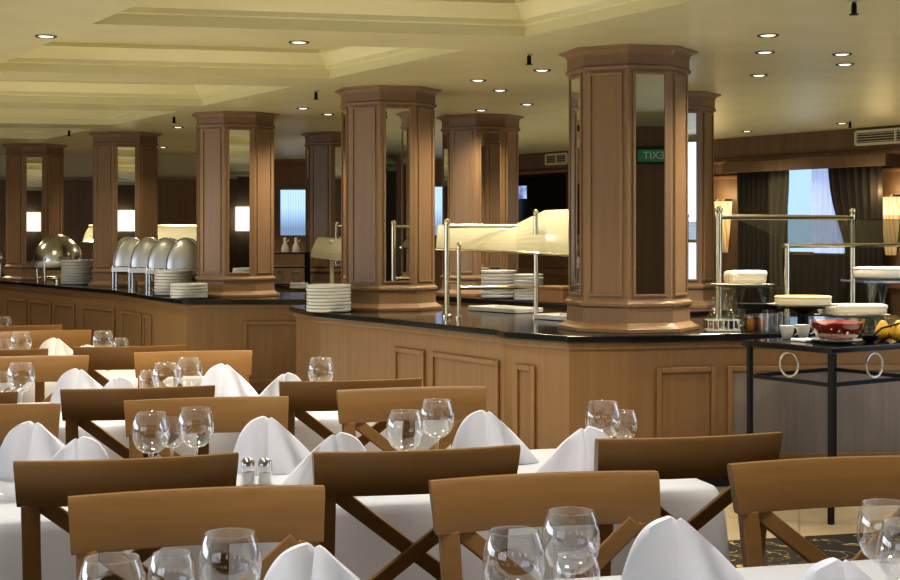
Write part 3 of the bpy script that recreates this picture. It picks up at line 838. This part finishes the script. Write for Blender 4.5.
for px, dd_, lab in ((787, 7.22, 'white cup at the corner of the black table'), (803, 7.30, 'white cup behind its mate on the black table')):
    o = thing('cup', lab, 'cup', (at(px, dd_), dd_, ZB))
    obj('body', lathe_bm([(.02, .0), (.024, .004), (.036, .045), (.040, .068), (.036, .066), (.02, .008)], 20), M['china'], o, smooth=True)
    obj('handle', tube_bm([(.036 + .02 * math.sin(a), 0, .04 + .02 * math.cos(a)) for a in [PI * k / 8 for k in range(9)]], .003, 6), M['china'], o, smooth=True)
o = obj('paper_napkin', box_bm((0, 0, .006), (.12, .10, .012)), M['napkin'], bevel=.003); o.location = (at(806, 7.08), 7.08, ZB); o.rotation_euler = (0, 0, rt)
tag(o, 'flat blue-white napkin pile beside the red jelly bowl', 'napkin')

# ------------------------------------------------------------------ desserts and displays on the counter by the window side
ZK = .852
def pedestal_prof(h, r=.05):
    return [(r, 0), (r * .9, .012), (r * .35, h * .45), (r * .3, h * .52), (r * .5, h * .7), (r * .95, h - .01), (r, h)]
def shelf(cx, cy, w, dp, z, lab):
    o = thing('glass_shelf', lab, 'shelf', (cx, cy, ZK), .12)
    obj('plate_glass', box_bm((0, 0, z - ZK - .006), (w, dp, .012)), M['glass2'], o)
    for sx in (-1, 1):
        obj('pedestal', lathe_bm(pedestal_prof(z - ZK - .012, .045), 18, (sx * w * .30, -dp * .18)), M['glass2'], o, smooth=True)
    obj('pedestal', lathe_bm(pedestal_prof(z - ZK - .012, .045), 18, (0, dp * .3)), M['glass2'], o, smooth=True)
shelf(at(743, 8.14), 8.14, .39, .28, 1.085, 'glass shelf on hourglass feet carrying the loaf cake')
shelf(at(890, 8.12), 8.12, .46, .34, 1.125, 'glass shelf on hourglass feet carrying the wide white cake')
def platter(cx, cy, z, r, lab, sy=.7):
    o = thing('platter', lab, 'plate', (cx, cy, z))
    obj('dish', lathe_bm([(r * .6, 0), (r * .95, .010), (r, .016), (r * .93, .015), (r * .6, .006)], 36, sy=sy), M['china'], o, smooth=True)
    obj('foot_ring', lathe_bm([(r * .55, 0), (r * .55, .003)], 30, sy=sy), M['china'], o)
platter(at(743, 8.12), 8.12, 1.086, .185, 'white platter under the loaf cake')
def loaf(cx, cy, z, l, w, h, lab, mats, rz=.1):
    o = thing('cake', lab, 'cake', (cx, cy, z), rz)
    obj('body', box_bm((0, 0, h / 2), (l, w, h)), mats[0], o, bevel=h * .3)
    bm = bmesh.new(); bx(bm, (l * .10, 0, h * .80), (l * .82, w * 1.02, h * .5)); obj('icing', bm, mats[1], o, bevel=h * .2)
loaf(at(745, 8.12), 8.12, 1.103, .23, .13, .075, 'cream loaf cake iced white, on the glass shelf by the column', (M['cream'], M['white']))
def round_cake(cx, cy, z, r, h, lab, mats, sy=.8):
    o = thing('cake', lab, 'cake', (cx, cy, z))
    obj('body', lathe_bm([(r * .97, 0), (r, h * .15), (r, h * .8), (r * .96, h)], 40, sy=sy), mats[0], o, smooth=True)
    obj('icing', lathe_bm([(r * 1.0, h * .75), (r * 1.02, h * .9), (r * .97, h * 1.03), (r * .5, h * 1.06), (.005, h * 1.05)], 40, sy=sy), mats[1], o, smooth=True)
platter(at(893, 8.12), 8.12, 1.126, .235, 'white platter under the wide white cake on glass')
round_cake(at(893, 8.12), 8.12, 1.143, .225, .055, 'wide white cake on the glass shelf at the picture edge', (M['white'], M['white']))
# black cake stand with the yellow tart
cx, cy = at(803, 7.75), 7.75
o = thing('cake_stand', 'low black cake stand below the yellow tart', 'stand', (cx, cy, ZK))
obj('stem', lathe_bm([(.09, 0), (.085, .01), (.03, .04), (.03, .10), (.08, .13)], 24), M['black'], o, smooth=True)
obj('top', lathe_bm([(.12, .13), (.12, .136)], 28), M['black'], o)
platter(cx, cy, .99, .20, 'white platter under the yellow tart')
round_cake(cx, cy, 1.004, .155, .045, 'yellow crusted tart on a black cake stand', (M['cream'], M['yellow']))
# low white cake behind the jelly
cx, cy = at(852, 7.9), 7.9
o = thing('glass_riser', 'clear glass riser under the long white cake', 'stand', (cx, cy, ZK))
obj('riser_top', box_bm((0, 0, .066), (.40, .22, .008)), M['glass2'], o)
obj('riser_side', box_bm((-.19, 0, .031), (.008, .22, .062)), M['glass2'], o); obj('riser_side', box_bm((.19, 0, .031), (.008, .22, .062)), M['glass2'], o)
platter(cx, cy, ZK + .071, .215, 'white platter under the long white cake behind the jelly', .55)
loaf(cx, cy, ZK + .088, .36, .15, .055, 'long white frosted cake behind the red jelly bowl', (M['cream'], M['white']), 0)
# cruets in a white wire rack
cx, cy = at(722, 7.80), 7.80
o = thing('cruet_rack', 'white wire cruet rack at the foot of the tall column', 'rack', (cx, cy, ZK))
obj('base_tray', box_bm((0, 0, .005), (.19, .10, .008)), M['china'], o)
for k in range(7): obj('wire', tube_bm([(-.085 + .0283 * k, -.046, .006), (-.085 + .0283 * k, -.046, .062)], .003, 6), M['china'], o)
obj('top_wire', tube_bm([(-.09, -.046, .062), (.09, -.046, .062), (.09, .046, .062), (-.09, .046, .062)], .003, 6, True), M['china'], o)
def cruet(dx, lab, liquid):
    o = thing('cruet', lab, 'bottle', (cx + dx, cy, ZK + .010))
    obj('flask', lathe_bm([(.028, .0), (.034, .006), (.034, .07), (.022, .10), (.010, .125), (.010, .145), (.014, .15)], 20), M['glass2'], o, smooth=True)
    obj('liquid', lathe_bm([(.028, .004), (.031, .012), (.031, .045)], 18), liquid, o)
    obj('stopper', lathe_bm([(.007, .14), (.009, .152), (.016, .165), (.012, .18), (.003, .186)], 14), M['glass2'], o, smooth=True)
cruet(-.047, 'glass cruet with stopper closest to the column', M['amber']); cruet(.047, 'glass cruet with stopper closest to the black riser', M['blackgloss'])
# black two-tier riser with jars
cx, cy = at(757, 7.86), 7.86
o = thing('display_riser', 'black topped riser between the cruets and the glass tumblers', 'stand', (cx, cy, ZK))
obj('riser_top', box_bm((0, 0, .135), (.19, .16, .03)), M['black'], o); 
for sx in (-1, 1): obj('riser_leg', box_bm((sx * .085, 0, .06), (.012, .15, .12)), M['glass2'], o)
for px, lab in ((750, 'amber jar under the black riser next to the cruets'), (762, 'amber jar under the black riser next to the tumblers')):
    o = thing('jar', lab, 'jar', (at(px, 7.82), 7.82, ZK))
    obj('body', lathe_bm([(.024, 0), (.027, .005), (.027, .06), (.02, .07)], 16), M['amber'], o, smooth=True); obj('lid', lathe_bm([(.022, .07), (.022, .085)], 16), M['steel'], o)
for k, (px, dd_, lab) in enumerate(((775, 7.77, 'clear tumbler beside the black riser'), (785, 7.91, 'clear tumbler second along from the black riser'), (765, 7.72, 'clear tumbler in front of the black riser'))):
    o = thing('tumbler', lab, 'glass', (at(px, dd_), dd_, ZK))
    obj('body', lathe_bm([(.024, .001), (.030, .10)], 18, capt=False), M['glass'], o, smooth=True); obj('base', lathe_bm([(.022, .001), (.023, .012)], 18), M['glass2'], o)

# ------------------------------------------------------------------ sneeze guards
def post(o, p, z0, z1, r=.016, name='post', ball=True, mat='brass'):
    prof = [(r * 1.9, z0), (r * 1.9, z0 + .012), (r, z0 + .02), (r, z1 - .02)] + ([(r * .8, z1 - .018), (r * 1.25, z1 - .005), (r * 1.2, z1 + .012), (r * .5, z1 + .024)] if ball else [(r, z1)])
    obj(name, lathe_bm(prof, 14, (p[0], p[1])), M[mat], o, smooth=True)
o = thing('sneeze_guard', 'smoked glass sneeze guard with pale brass rails over the desserts', 'food guard')
T1 = Vector((at(719, 8.42), 8.42)); T2 = T1 + N * 1.2; B1 = T1 - U * .54; B2 = T2 - U * .54
for p in (T1, T2): post(o, p, ZK, 1.535, .019)
for p in (B1, B2): post(o, p, ZK, 1.335, .015, ball=False)
obj('top_rail', tube_bm([(*T1, 1.495), (*T2, 1.495)], .017, 10), M['brass'], o, smooth=True)
obj('lower_rail', tube_bm([(*(B1 - N * .03), 1.325), (*(B2 + N * .4), 1.325)], .013, 10), M['brass'], o, smooth=True)
bm = bmesh.new(); rows = []
E1, E2 = T1 + N * .03, T2 + N * .45; Fv = -U * .54
for k in range(9):
    f = k / 8; z = 1.490 - .165 * (f ** 1.5)
    rows.append([bm.verts.new((*(E1 + Fv * f), z)), bm.verts.new((*(E2 + Fv * f), z))])
for a, b in zip(rows, rows[1:]): bm.faces.new((a[0], a[1], b[1], b[0]))
obj('guard_glass', bm, M['smoke'], o, smooth=True)

o = thing('sneeze_guard', 'acrylic sneeze guard painted with a cream ceiling reflection, on brass posts between the two main columns', 'food guard')
p1 = Vector((at(447, 9.1), 9.1)); p2 = Vector((at(459, 8.95), 8.95)); p3 = Vector((at(536, 9.05), 9.05))
post(o, p1, ZK, hz(222, 9.1), .017); post(o, p2, ZK, hz(246, 8.95), .013); post(o, p3, ZK, hz(213, 9.05), .015)
obj('shelf_rail', tube_bm([(*p2, 1.045), (p3.x, p3.y, 1.045)], .013, 10), M['brass'], o, smooth=True)
obj('low_rail', tube_bm([(*p1, 1.08), (*p2, 1.08)], .008, 8), M['brass'], o, smooth=True)
obj('top_rail', tube_bm([(p1.x, p1.y, hz(226, 9.1)), (at(517, 9.35), 9.35, hz(226, 9.35))], .014, 10), M['brass'], o, smooth=True)
def curved_panel(top, bot, n=8, bulge=.08):
    bm = bmesh.new(); rows = []
    for k in range(n + 1):
        f = k / n; row = []
        for a, b in zip(top, bot):
            a, b = Vector(a), Vector(b); v = a.lerp(b, f) + Vector((0, -bulge, .25 * bulge)) * math.sin(f * PI)
            row.append(bm.verts.new(v))
        rows.append(row)
    for a, b in zip(rows, rows[1:]):
        for i in range(len(a) - 1): bm.faces.new((a[i], a[i + 1], b[i + 1], b[i]))
    return bm
top = [(at(438, 9.75), 9.75, hz(225, 9.75)), (at(516, 9.4), 9.4, hz(224, 9.4)), (at(545, 9.3), 9.3, hz(210, 9.3)), (at(575, 9.2), 9.2, hz(209, 9.2))]
bot = [(at(436, 9.35), 9.35, hz(249, 9.35)), (at(516, 9.0), 9.0, hz(252, 9.0)), (at(545, 8.85), 8.85, hz(254, 8.85)), (at(578, 8.7), 8.7, hz(256, 8.7))]
obj('guard_panel', curved_panel(top, bot, bulge=.05), M['acrylic'], o)
obj('lower_edge', tube_bm(bot, .008, 8), M['brass'], o, smooth=True)

# far guard and black service stand behind, on the rear counter
o = thing('sneeze_guard', 'far curved cream guard with white posts beside the blue window', 'food guard')
top = [(at(318, 13.9), 13.9, hz(237, 13.9)), (at(350, 13.5), 13.5, hz(239, 13.5))]; bot = [(at(310, 13.7), 13.7, hz(257, 13.7)), (at(350, 13.25), 13.25, hz(262, 13.25))]
obj('guard_panel', curved_panel(top, bot, bulge=.06), M['acrylic'], o)
for px, dd_ in ((332, 13.6), (349, 13.4)): post(o, (at(px, dd_), dd_), ZK, hz(242, dd_), .02, mat='vent')
o = thing('sneeze_guard', 'low cream guard with a bright rail seen past the chafing dishes', 'food guard')
obj('guard_panel', curved_panel([(-4.5, 17.45, hz(227, 17.45)), (-2.8, 17.45, hz(227, 17.45))], [(-4.5, 17.15, hz(242, 17.15)), (-2.8, 17.15, hz(242, 17.15))], bulge=.04), M['acrylic'], o)
obj('top_rail', tube_bm([(-4.5, 17.45, hz(226, 17.45)), (-2.8, 17.45, hz(226, 17.45))], .022, 8), M['brass'], o, smooth=True)
for x in (-4.42, -2.88): post(o, (x, 17.47), ZK, hz(221, 17.45), .02)
cx, cy = at(288, 14.1), 14.1
o = thing('service_stand', 'black open service stand below the blue window', 'stand', (cx, cy, ZK), .2)
for z in (.03, .20, .34): obj('shelf', box_bm((0, 0, z), (.42, .26, .015)), M['black'], o)
for sx in (-1, 1):
    for sy in (-1, 1): obj('leg', box_bm((sx * .195, sy * .115, .175), (.03, .03, .35)), M['black'], o)
for px, lab in ((285, 'white pourer on the black service stand below the window frame edge'), (296, 'white pourer on the black service stand closest to the rear column')):
    o = thing('pourer', lab, 'bottle', (at(px, 14.1), 14.1, ZK + .348))
    obj('body', lathe_bm([(.035, 0), (.04, .02), (.03, .07), (.014, .10), (.018, .14), (.008, .15)], 16), M['china'], o, smooth=True)
    obj('spout', tube_bm([(.015, 0, .10), (.045, 0, .13)], .007, 6), M['china'], o)
for px, lab in ((280, 'glass jar low on the black service stand near the column'), (296, 'glass jar low on the black service stand near the plates')):
    o = thing('jar', lab, 'jar', (at(px, 14.1), 14.1, ZK + .038)); obj('body', lathe_bm([(.04, 0), (.045, .01), (.045, .09), (.03, .11)], 16), M['glass2'], o, smooth=True); obj('lid', lathe_bm([(.032, .11), (.03, .125)], 16), M['steel'], o)

# ------------------------------------------------------------------ plate stacks (each plate its own thing)
plate0 = None
def plate_stack(px, d_, z, n, r, pitch, lab, square=False, mat='chinagrey'):
    global plate0
    for k in range(n):
        o = thing('plate', '', 'plate')
        if plate0 is None:
            C.objects.unlink(o); bpy.data.objects.remove(o)
            plate0 = thing('plate', '', 'plate')
            obj('dish', lathe_bm([(.80, 0), (.93, .012), (.985, .03), (1.0, .06), (1.0, .145), (.985, .16), (.93, .165), (.62, .10), (.2, .09)], 30), M[mat], plate0, smooth=True)
            o = plate0
        else:
            C.objects.unlink(o); bpy.data.objects.remove(o)
            o = dup(plate0, (0, 0, 0))
        o.location = (at(px, d_) + random.uniform(-.003, .003), d_ + random.uniform(-.003, .003), z + k * pitch); o.scale = (r, r, pitch / .165 * 1.02)
        o['label'] = lab; o['group'] = lab.replace('grey-white plate in ', '')
plate_stack(328.5, 9.72, ZK, 8, .155, .0235, 'grey-white plate in the tall stack at the foot of the second main column')
plate_stack(77, 14.85, ZK, 9, .165, .0285, 'grey-white plate in the stack beside the round chafing dish')
plate_stack(173.5, 12.28, ZK, 8, .165, .0275, 'grey-white plate in the taller stack before the row of chafing dishes')
plate_stack(189, 11.72, ZK, 5, .155, .0245, 'grey-white plate in the low stack in front of the taller stack')
plate_stack(499, 11.75, ZK, 8, .15, .029, 'grey-white plate in the rear stack under the cream guard')
plate_stack(529, 11.35, ZK, 9, .12, .0235, 'grey-white plate in the narrower rear stack under the cream guard')
plate_stack(299, 13.75, ZK, 3, .09, .018, 'grey-white small plate stacked below the service stand')
# tray, box behind the guard
for px, d_, w, dp, lab in ((563, 8.85, .30, .22, 'white tray on the counter beside the tallest-looking column'), (505, 9.75, .5, .25, 'long white tray lying under the cream guard')):
    o = thing('tray', lab, 'tray', (at(px, d_), d_, ZK), -.9)
    obj('bottom', box_bm((0, 0, .006), (w, dp, .010)), M['china'], o)
    bm = bmesh.new()
    for c, s in (((0, dp / 2, .016), (w, .012, .03)), ((0, -dp / 2, .016), (w, .012, .03)), ((w / 2, 0, .016), (.012, dp, .03)), ((-w / 2, 0, .016), (.012, dp, .03))): bx(bm, c, s)
    obj('rim', bm, M['china'], o, bevel=.003)
o = thing('bread_box', 'brown wooden box on the rear counter past the plate stacks', 'box', (at(560, 10.95), 10.95, ZK), -.9)
obj('body', box_bm((0, 0, .055), (.3, .22, .11)), M['barwood2'], o, bevel=.006); obj('lid', box_bm((0, 0, .12), (.31, .23, .02)), M['barwood'], o, bevel=.005)

# ------------------------------------------------------------------ chafing dishes
def chafer_round(px, d_, lab):
    o = thing('chafing_dish', lab, 'chafing dish', (at(px, d_), d_, ZK), .5)
    prof = [(.262, .235)] + [(.262 * math.cos(a), .24 + .29 * math.sin(a)) for a in [PI / 2 * k / 12 for k in range(12)]] + [(.004, .53)]
    obj('dome_lid', lathe_bm(prof, 40), M['steel'], o, smooth=True)
    obj('pan', lathe_bm([(.20, .14), (.265, .17), (.28, .215), (.28, .24), (.265, .24)], 40), M['steel2'], o, smooth=True)
    for k in range(4):
        a = PI / 4 + k * PI / 2
        obj('leg', tube_bm([(.25 * math.cos(a), .25 * math.sin(a), .002), (.27 * math.cos(a), .27 * math.sin(a), .27)], .014, 10), M['steel'], o, smooth=True)
    obj('stand_ring', tube_bm([(.25 * math.cos(2 * PI * k / 24), .25 * math.sin(2 * PI * k / 24), .05) for k in range(24)], .008, 8, True), M['brass'], o, smooth=True)
    obj('burner', lathe_bm([(.045, .002), (.045, .06), (.03, .065)], 16), M['brass'], o, smooth=True)
    obj('handle', tube_bm([(-.06, -.27, .27), (-.05, -.315, .28), (.05, -.315, .28), (.06, -.27, .27)], .008, 8), M['steel'], o, smooth=True)
chafer_round(58, 15.35, 'round domed steel chafing dish on the far counter')
chafer_round(-18, 16.7, 'steel chafing dish cut by the picture edge on the far counter')
CRZ = .12
def chafer_roll(loc, lab):
    o = thing('chafing_dish', lab, 'chafing dish', (*loc, ZK), CRZ, 'roll-top chafing dishes')
    # local x runs along the counter, local -y... lid axis points across the counter
    r, hgt, ln = .175, .285, .28
    bm = bmesh.new(); ra, rb = [], []
    for k in range(19):
        a = PI * k / 18; x, z = r * math.cos(a), .215 + hgt * math.sin(a)
        ra.append(bm.verts.new((x, -ln / 2, z))); rb.append(bm.verts.new((x, ln / 2, z)))
    for k in range(18): bm.faces.new((ra[k], ra[k + 1], rb[k + 1], rb[k]))
    obj('roll_lid', bm, M['steel'], o, smooth=50, solid=.006)
    for s in (-1, 1):
        bm = bmesh.new(); rings = []
        for q_, bul in ((1.0, 0), (.93, .012), (.75, .026), (.5, .036), (.25, .041), (.05, .043)):
            rings.append([bm.verts.new((q_ * .975 * r * math.cos(PI * k / 18), s * (ln / 2 - .012 + bul), .217 + q_ * .98 * hgt * math.sin(PI * k / 18))) for k in range(19)])
        for a, b in zip(rings, rings[1:]):
            for k in range(18): bm.faces.new((a[k], a[k + 1], b[k + 1], b[k]))
        obj('end_plate', bm, M['satin'], o, smooth=60)
    obj('pan', box_bm((0, 0, .185), (.38, ln + .04, .06)), M['steel'], o, bevel=.008)
    for sx in (-1, 1):
        for sy in (-1, 1):
            obj('leg', tube_bm([(sx * .175, sy * .14, .002), (sx * .175, sy * .14, .225)], .016, 10), M['steel'], o, smooth=True)
    obj('burner', lathe_bm([(.045, .002), (.045, .07), (.03, .075)], 16), M['brass'], o, smooth=True)
    return o
base = Vector((at(133, 13.9), 13.9))
roll_labels = ['roll-top steel chafing dish first in the row, beside the fourth column', 'roll-top steel chafing dish second in the row',
               'roll-top steel chafing dish third in the row, behind the plate stacks', 'roll-top steel chafing dish last in the row, against the third column']
c0_ = None
for k in range(4):
    p = base - U * (.44 * k)
    if c0_ is None: c0_ = chafer_roll(p, roll_labels[0])
    else: dup(c0_, (*p, ZK), CRZ, roll_labels[k])

# ------------------------------------------------------------------ ceiling fittings
def make_downlight(loc, lab, big=1):
    o = thing('downlight', lab, 'ceiling light', loc, 0, 'recessed ceiling downlights'); o.scale = (.84, .84, 1)
    obj('trim_ring', lathe_bm([(.045, 0.0), (.064, -.006), (.068, -.001), (.068, .004)], 24, capb=False, capt=False), M['bronze'], o, smooth=True)
    obj('lens', lathe_bm([(.045, -.001), (.03, -.005), (.004, -.006)], 24), M['lamp'], o, smooth=True)
    return o
dls = [((46, 36), 'downlight in the corner beam by the picture edge'), ((299, 42), 'downlight in the beam between the two large coffers'),
       ((478, 80), 'downlight above the gap between the two main columns'), ((500, 90), 'downlight just behind the gap light over the cream guard'),
       ((542, 70), 'downlight beside the sprinkler near the tall column'), ((527, 104), 'dim downlight above the rear column in the middle'),
       ((481, 110), 'small downlight over the cap of the middle rear column'), ((768, 35), 'largest-looking downlight over the dessert counter'),
       ((765, 52), 'second downlight behind the largest one over the desserts'), ((842, 54), 'downlight above the air vent, first of its pair'),
       ((845, 64), 'downlight above the air vent, second of its pair'), ((759, 75), 'third downlight in the line over the desserts'),
       ((842, 123), 'downlight at the fascia beside a small sprinkler'), ((747, 131), 'downlight at the fascia over the dark curtain'),
       ((303, 108), 'downlight over the gap behind the third column'), ((328, 114), 'downlight beside the cap of the plate-stack column'),
       ((178, 127), 'small far downlight beside the third column cap'), ((163, 147), 'tiny far downlight low between two columns')]
dl0 = None
for (px, py), lab in dls:
    x, d = on(px, py, ZC)
    if dl0 is None: dl0 = make_downlight((x, d, ZC - .001), lab)
    else: dup(dl0, (x, d, ZC - .001), 0, lab)
def make_sprinkler(loc, lab):
    o = thing('hanging_sprinkler', lab, 'sprinkler', loc)
    obj('escutcheon', lathe_bm([(.022, 0), (.022, -.004), (.01, -.008)], 16), M['steel2'], o)
    obj('body', lathe_bm([(.008, -.006), (.012, -.02), (.012, -.055), (.02, -.057), (.02, -.062)], 14), M['black'], o, smooth=True)
    return o
sp0 = None
for (px, py), lab in (((529, 54), 'black sprinkler head near the cap of the tall column'), ((316, 91), 'black sprinkler head beside the plate-stack column'), ((174, 116), 'black sprinkler head between the third and fourth column caps'),
                      ((69, 130), 'black sprinkler head between the two far column caps'), ((854, 1), 'black sprinkler head at the top picture edge over the desserts'), ((850, 121), 'tiny sprinkler head beside the fascia downlight')):
    x, d = on(px, py, ZC)
    if sp0 is None: sp0 = make_sprinkler((x, d, ZC), lab)
    else: dup(sp0, (x, d, ZC), 0, lab)

# ------------------------------------------------------------------ things seen only in the mirrors: wall lamps, exit sign
wl0 = None
for x in (-2.7, -.52, 1.67, 3.86):
    if wl0 is None:
        wl0 = thing('wall_lamp', 'white box-shaded wall lamp seen in the column mirrors', 'wall lamp', (x, -2.18, 1.66), 0, 'white wall lamps behind the viewer')
        obj('shade', box_bm((0, .12, 0), (.42, .2, .46)), M['lampshade'], wl0); obj('bracket', box_bm((0, .015, -.1), (.08, .03, .3)), M['sconcemetal'], wl0)
    else: dup(wl0, (x, -2.18, 1.66))
es = Vector((5.06, 3.42)); de = (Vector((9.1, 5.96)) - Vector((3.6, 2.28))).normalized(); ae = math.atan2(de.y, de.x)
o = thing('exit_sign', 'green exit sign in a dark frame reflected in the tall column', 'sign', (*(Vector((3.6, 2.28)) + de * 1.41), 2.14), ae)
obj('frame', box_bm((0, .03, 0), (.34, .05, .15)), M['black'], o)
pl = obj('sign_face', box_bm((0, .057, 0), (.31, .006, .12)), M['green'], o)
cu = bpy.data.curves.new('lettering', 'FONT'); cu.body = 'EXIT'; cu.size = .10; cu.extrude = .001; cu.align_x = 'CENTER'; cu.align_y = 'CENTER'
to = bpy.data.objects.new('lettering', cu); C.objects.link(to); cu.materials.append(M['china']); to.parent = pl; to.location = (0, .062, 0); to.rotation_euler = (PI / 2, 0, PI)
me = bpy.data.meshes.new_from_object(to); me.materials.clear(); me.materials.append(M['china'])
tm = bpy.data.objects.new('lettering', me); C.objects.link(tm); tm.parent = pl; tm.location = to.location; tm.rotation_euler = to.rotation_euler
bpy.data.objects.remove(to); tm.name = 'lettering'

# ------------------------------------------------------------------ light
def area(name, loc, rot, sx, sy, power, col):
    l = bpy.data.lights.new(name, 'AREA'); l.shape = 'RECTANGLE'; l.size = sx; l.size_y = sy; l.energy = power; l.color = col
    o = bpy.data.objects.new(name, l); C.objects.link(o); o.location = loc; o.rotation_euler = rot
    return o
WARM = (1.0, .84, .60); NEU = (1.0, .93, .82); COOL = (.74, .84, 1.0)
def spot(x, y, power, cone, col, z=ZC - .03, r=.05):
    l = bpy.data.lights.new('downlight_or_fill', 'SPOT'); l.energy = power; l.color = col; l.spot_size = math.radians(cone); l.spot_blend = .9; l.shadow_soft_size = r
    o = bpy.data.objects.new('downlight_or_fill', l); C.objects.link(o); o.location = (x, y, z)
for r_ in range(5):
    for k in range(4):
        p = Vector((.9, 1.5)) + P * 1.45 * r_ - R * 1.35 * k
        if p.y < 6.4: spot(p.x, p.y, 78, 84, (1, .965, .93), r=.12)
for x, y in ((1.9, 5.9), (.8, 5.8), (-.4, 6.0), (-1.5, 6.1), (2.9, 6.3)): spot(x, y, 56, 140, WARM, r=.12)
for (px, py), lab in dls:
    x, d = on(px, py, ZC); spot(x, d, 44, 140, WARM)
for x, y in ((-3.0, 11.2), (-4.4, 13.2), (-5.8, 15.2), (-2.6, 8.2), (-4.2, 10.2), (-3.6, 16.6), (-6.2, 17.0), (1.0, 9.3)): spot(x, y, 55, 150, WARM, z=ZC - .02, r=.12)  # added fill spots without fittings, brightening the far counters
ub = math.atan2(U.y, U.x)
area('floor_bounce_aisle', (-1.6, 8.6, .12), (PI, 0, ub), 9, 1.5, 46, (1, .88, .60))  # floor_bounce lamps: added unseen uplights imitating light off the floor
area('floor_bounce_window', (2.0, 12.4, .12), (PI, 0, ub), 9, 1.5, 54, (1, .88, .60))
area('floor_bounce_far', (-6.5, 10.5, .12), (PI, 0, ub), 10, 3, 42, (1, .90, .66))
for x, y, p_ in ((.35, 11.0, 45), (-.9, 12.9, 45), (-4.6, 16.9, 100), (-6.4, 17.2, 150), (-2.2, 16.4, 60), (-1.9, 17.8, 120), (1.9, 8.2, 45), (2.6, 8.0, 35)): spot(x, y, p_, 150, WARM, z=ZC - .02, r=.12)  # more added spots with no fitting, lifting rear counter, back wall and desserts
area('floor_bounce_near', (3.4, 5.2, .12), (PI, 0, 0), 2.5, 3.5, 10, (1, .90, .68))
area('daylight_front', (-5.2, -1.9, 1.45), (PI / 2, 0, 0), 5.5, 1.3, 35, COOL)
area('daylight_side', (4.5, 6.1, 1.5), (PI / 2, 0, math.radians(70)), 3.0, 1.7, 24, (.66, .80, 1))
area('daylight_left', (-9.5, 6, 1.45), (PI / 2, 0, -PI / 2), 10, 1.3, 110, COOL)
w = bpy.data.worlds.new('world'); S.world = w; w.use_nodes = True
w.node_tree.nodes['Background'].inputs[0].default_value = (1, .93, .8, 1); w.node_tree.nodes['Background'].inputs[1].default_value = .3
S.view_settings.view_transform = 'Standard'; S.view_settings.look = 'Medium High Contrast'; S.view_settings.exposure = .14
S.cycles.max_bounces = 10; S.cycles.transparent_max_bounces = 24; S.cycles.caustics_reflective = False; S.cycles.caustics_refractive = False
S.cycles.use_denoising = True; S.cycles.sample_clamp_indirect = 4
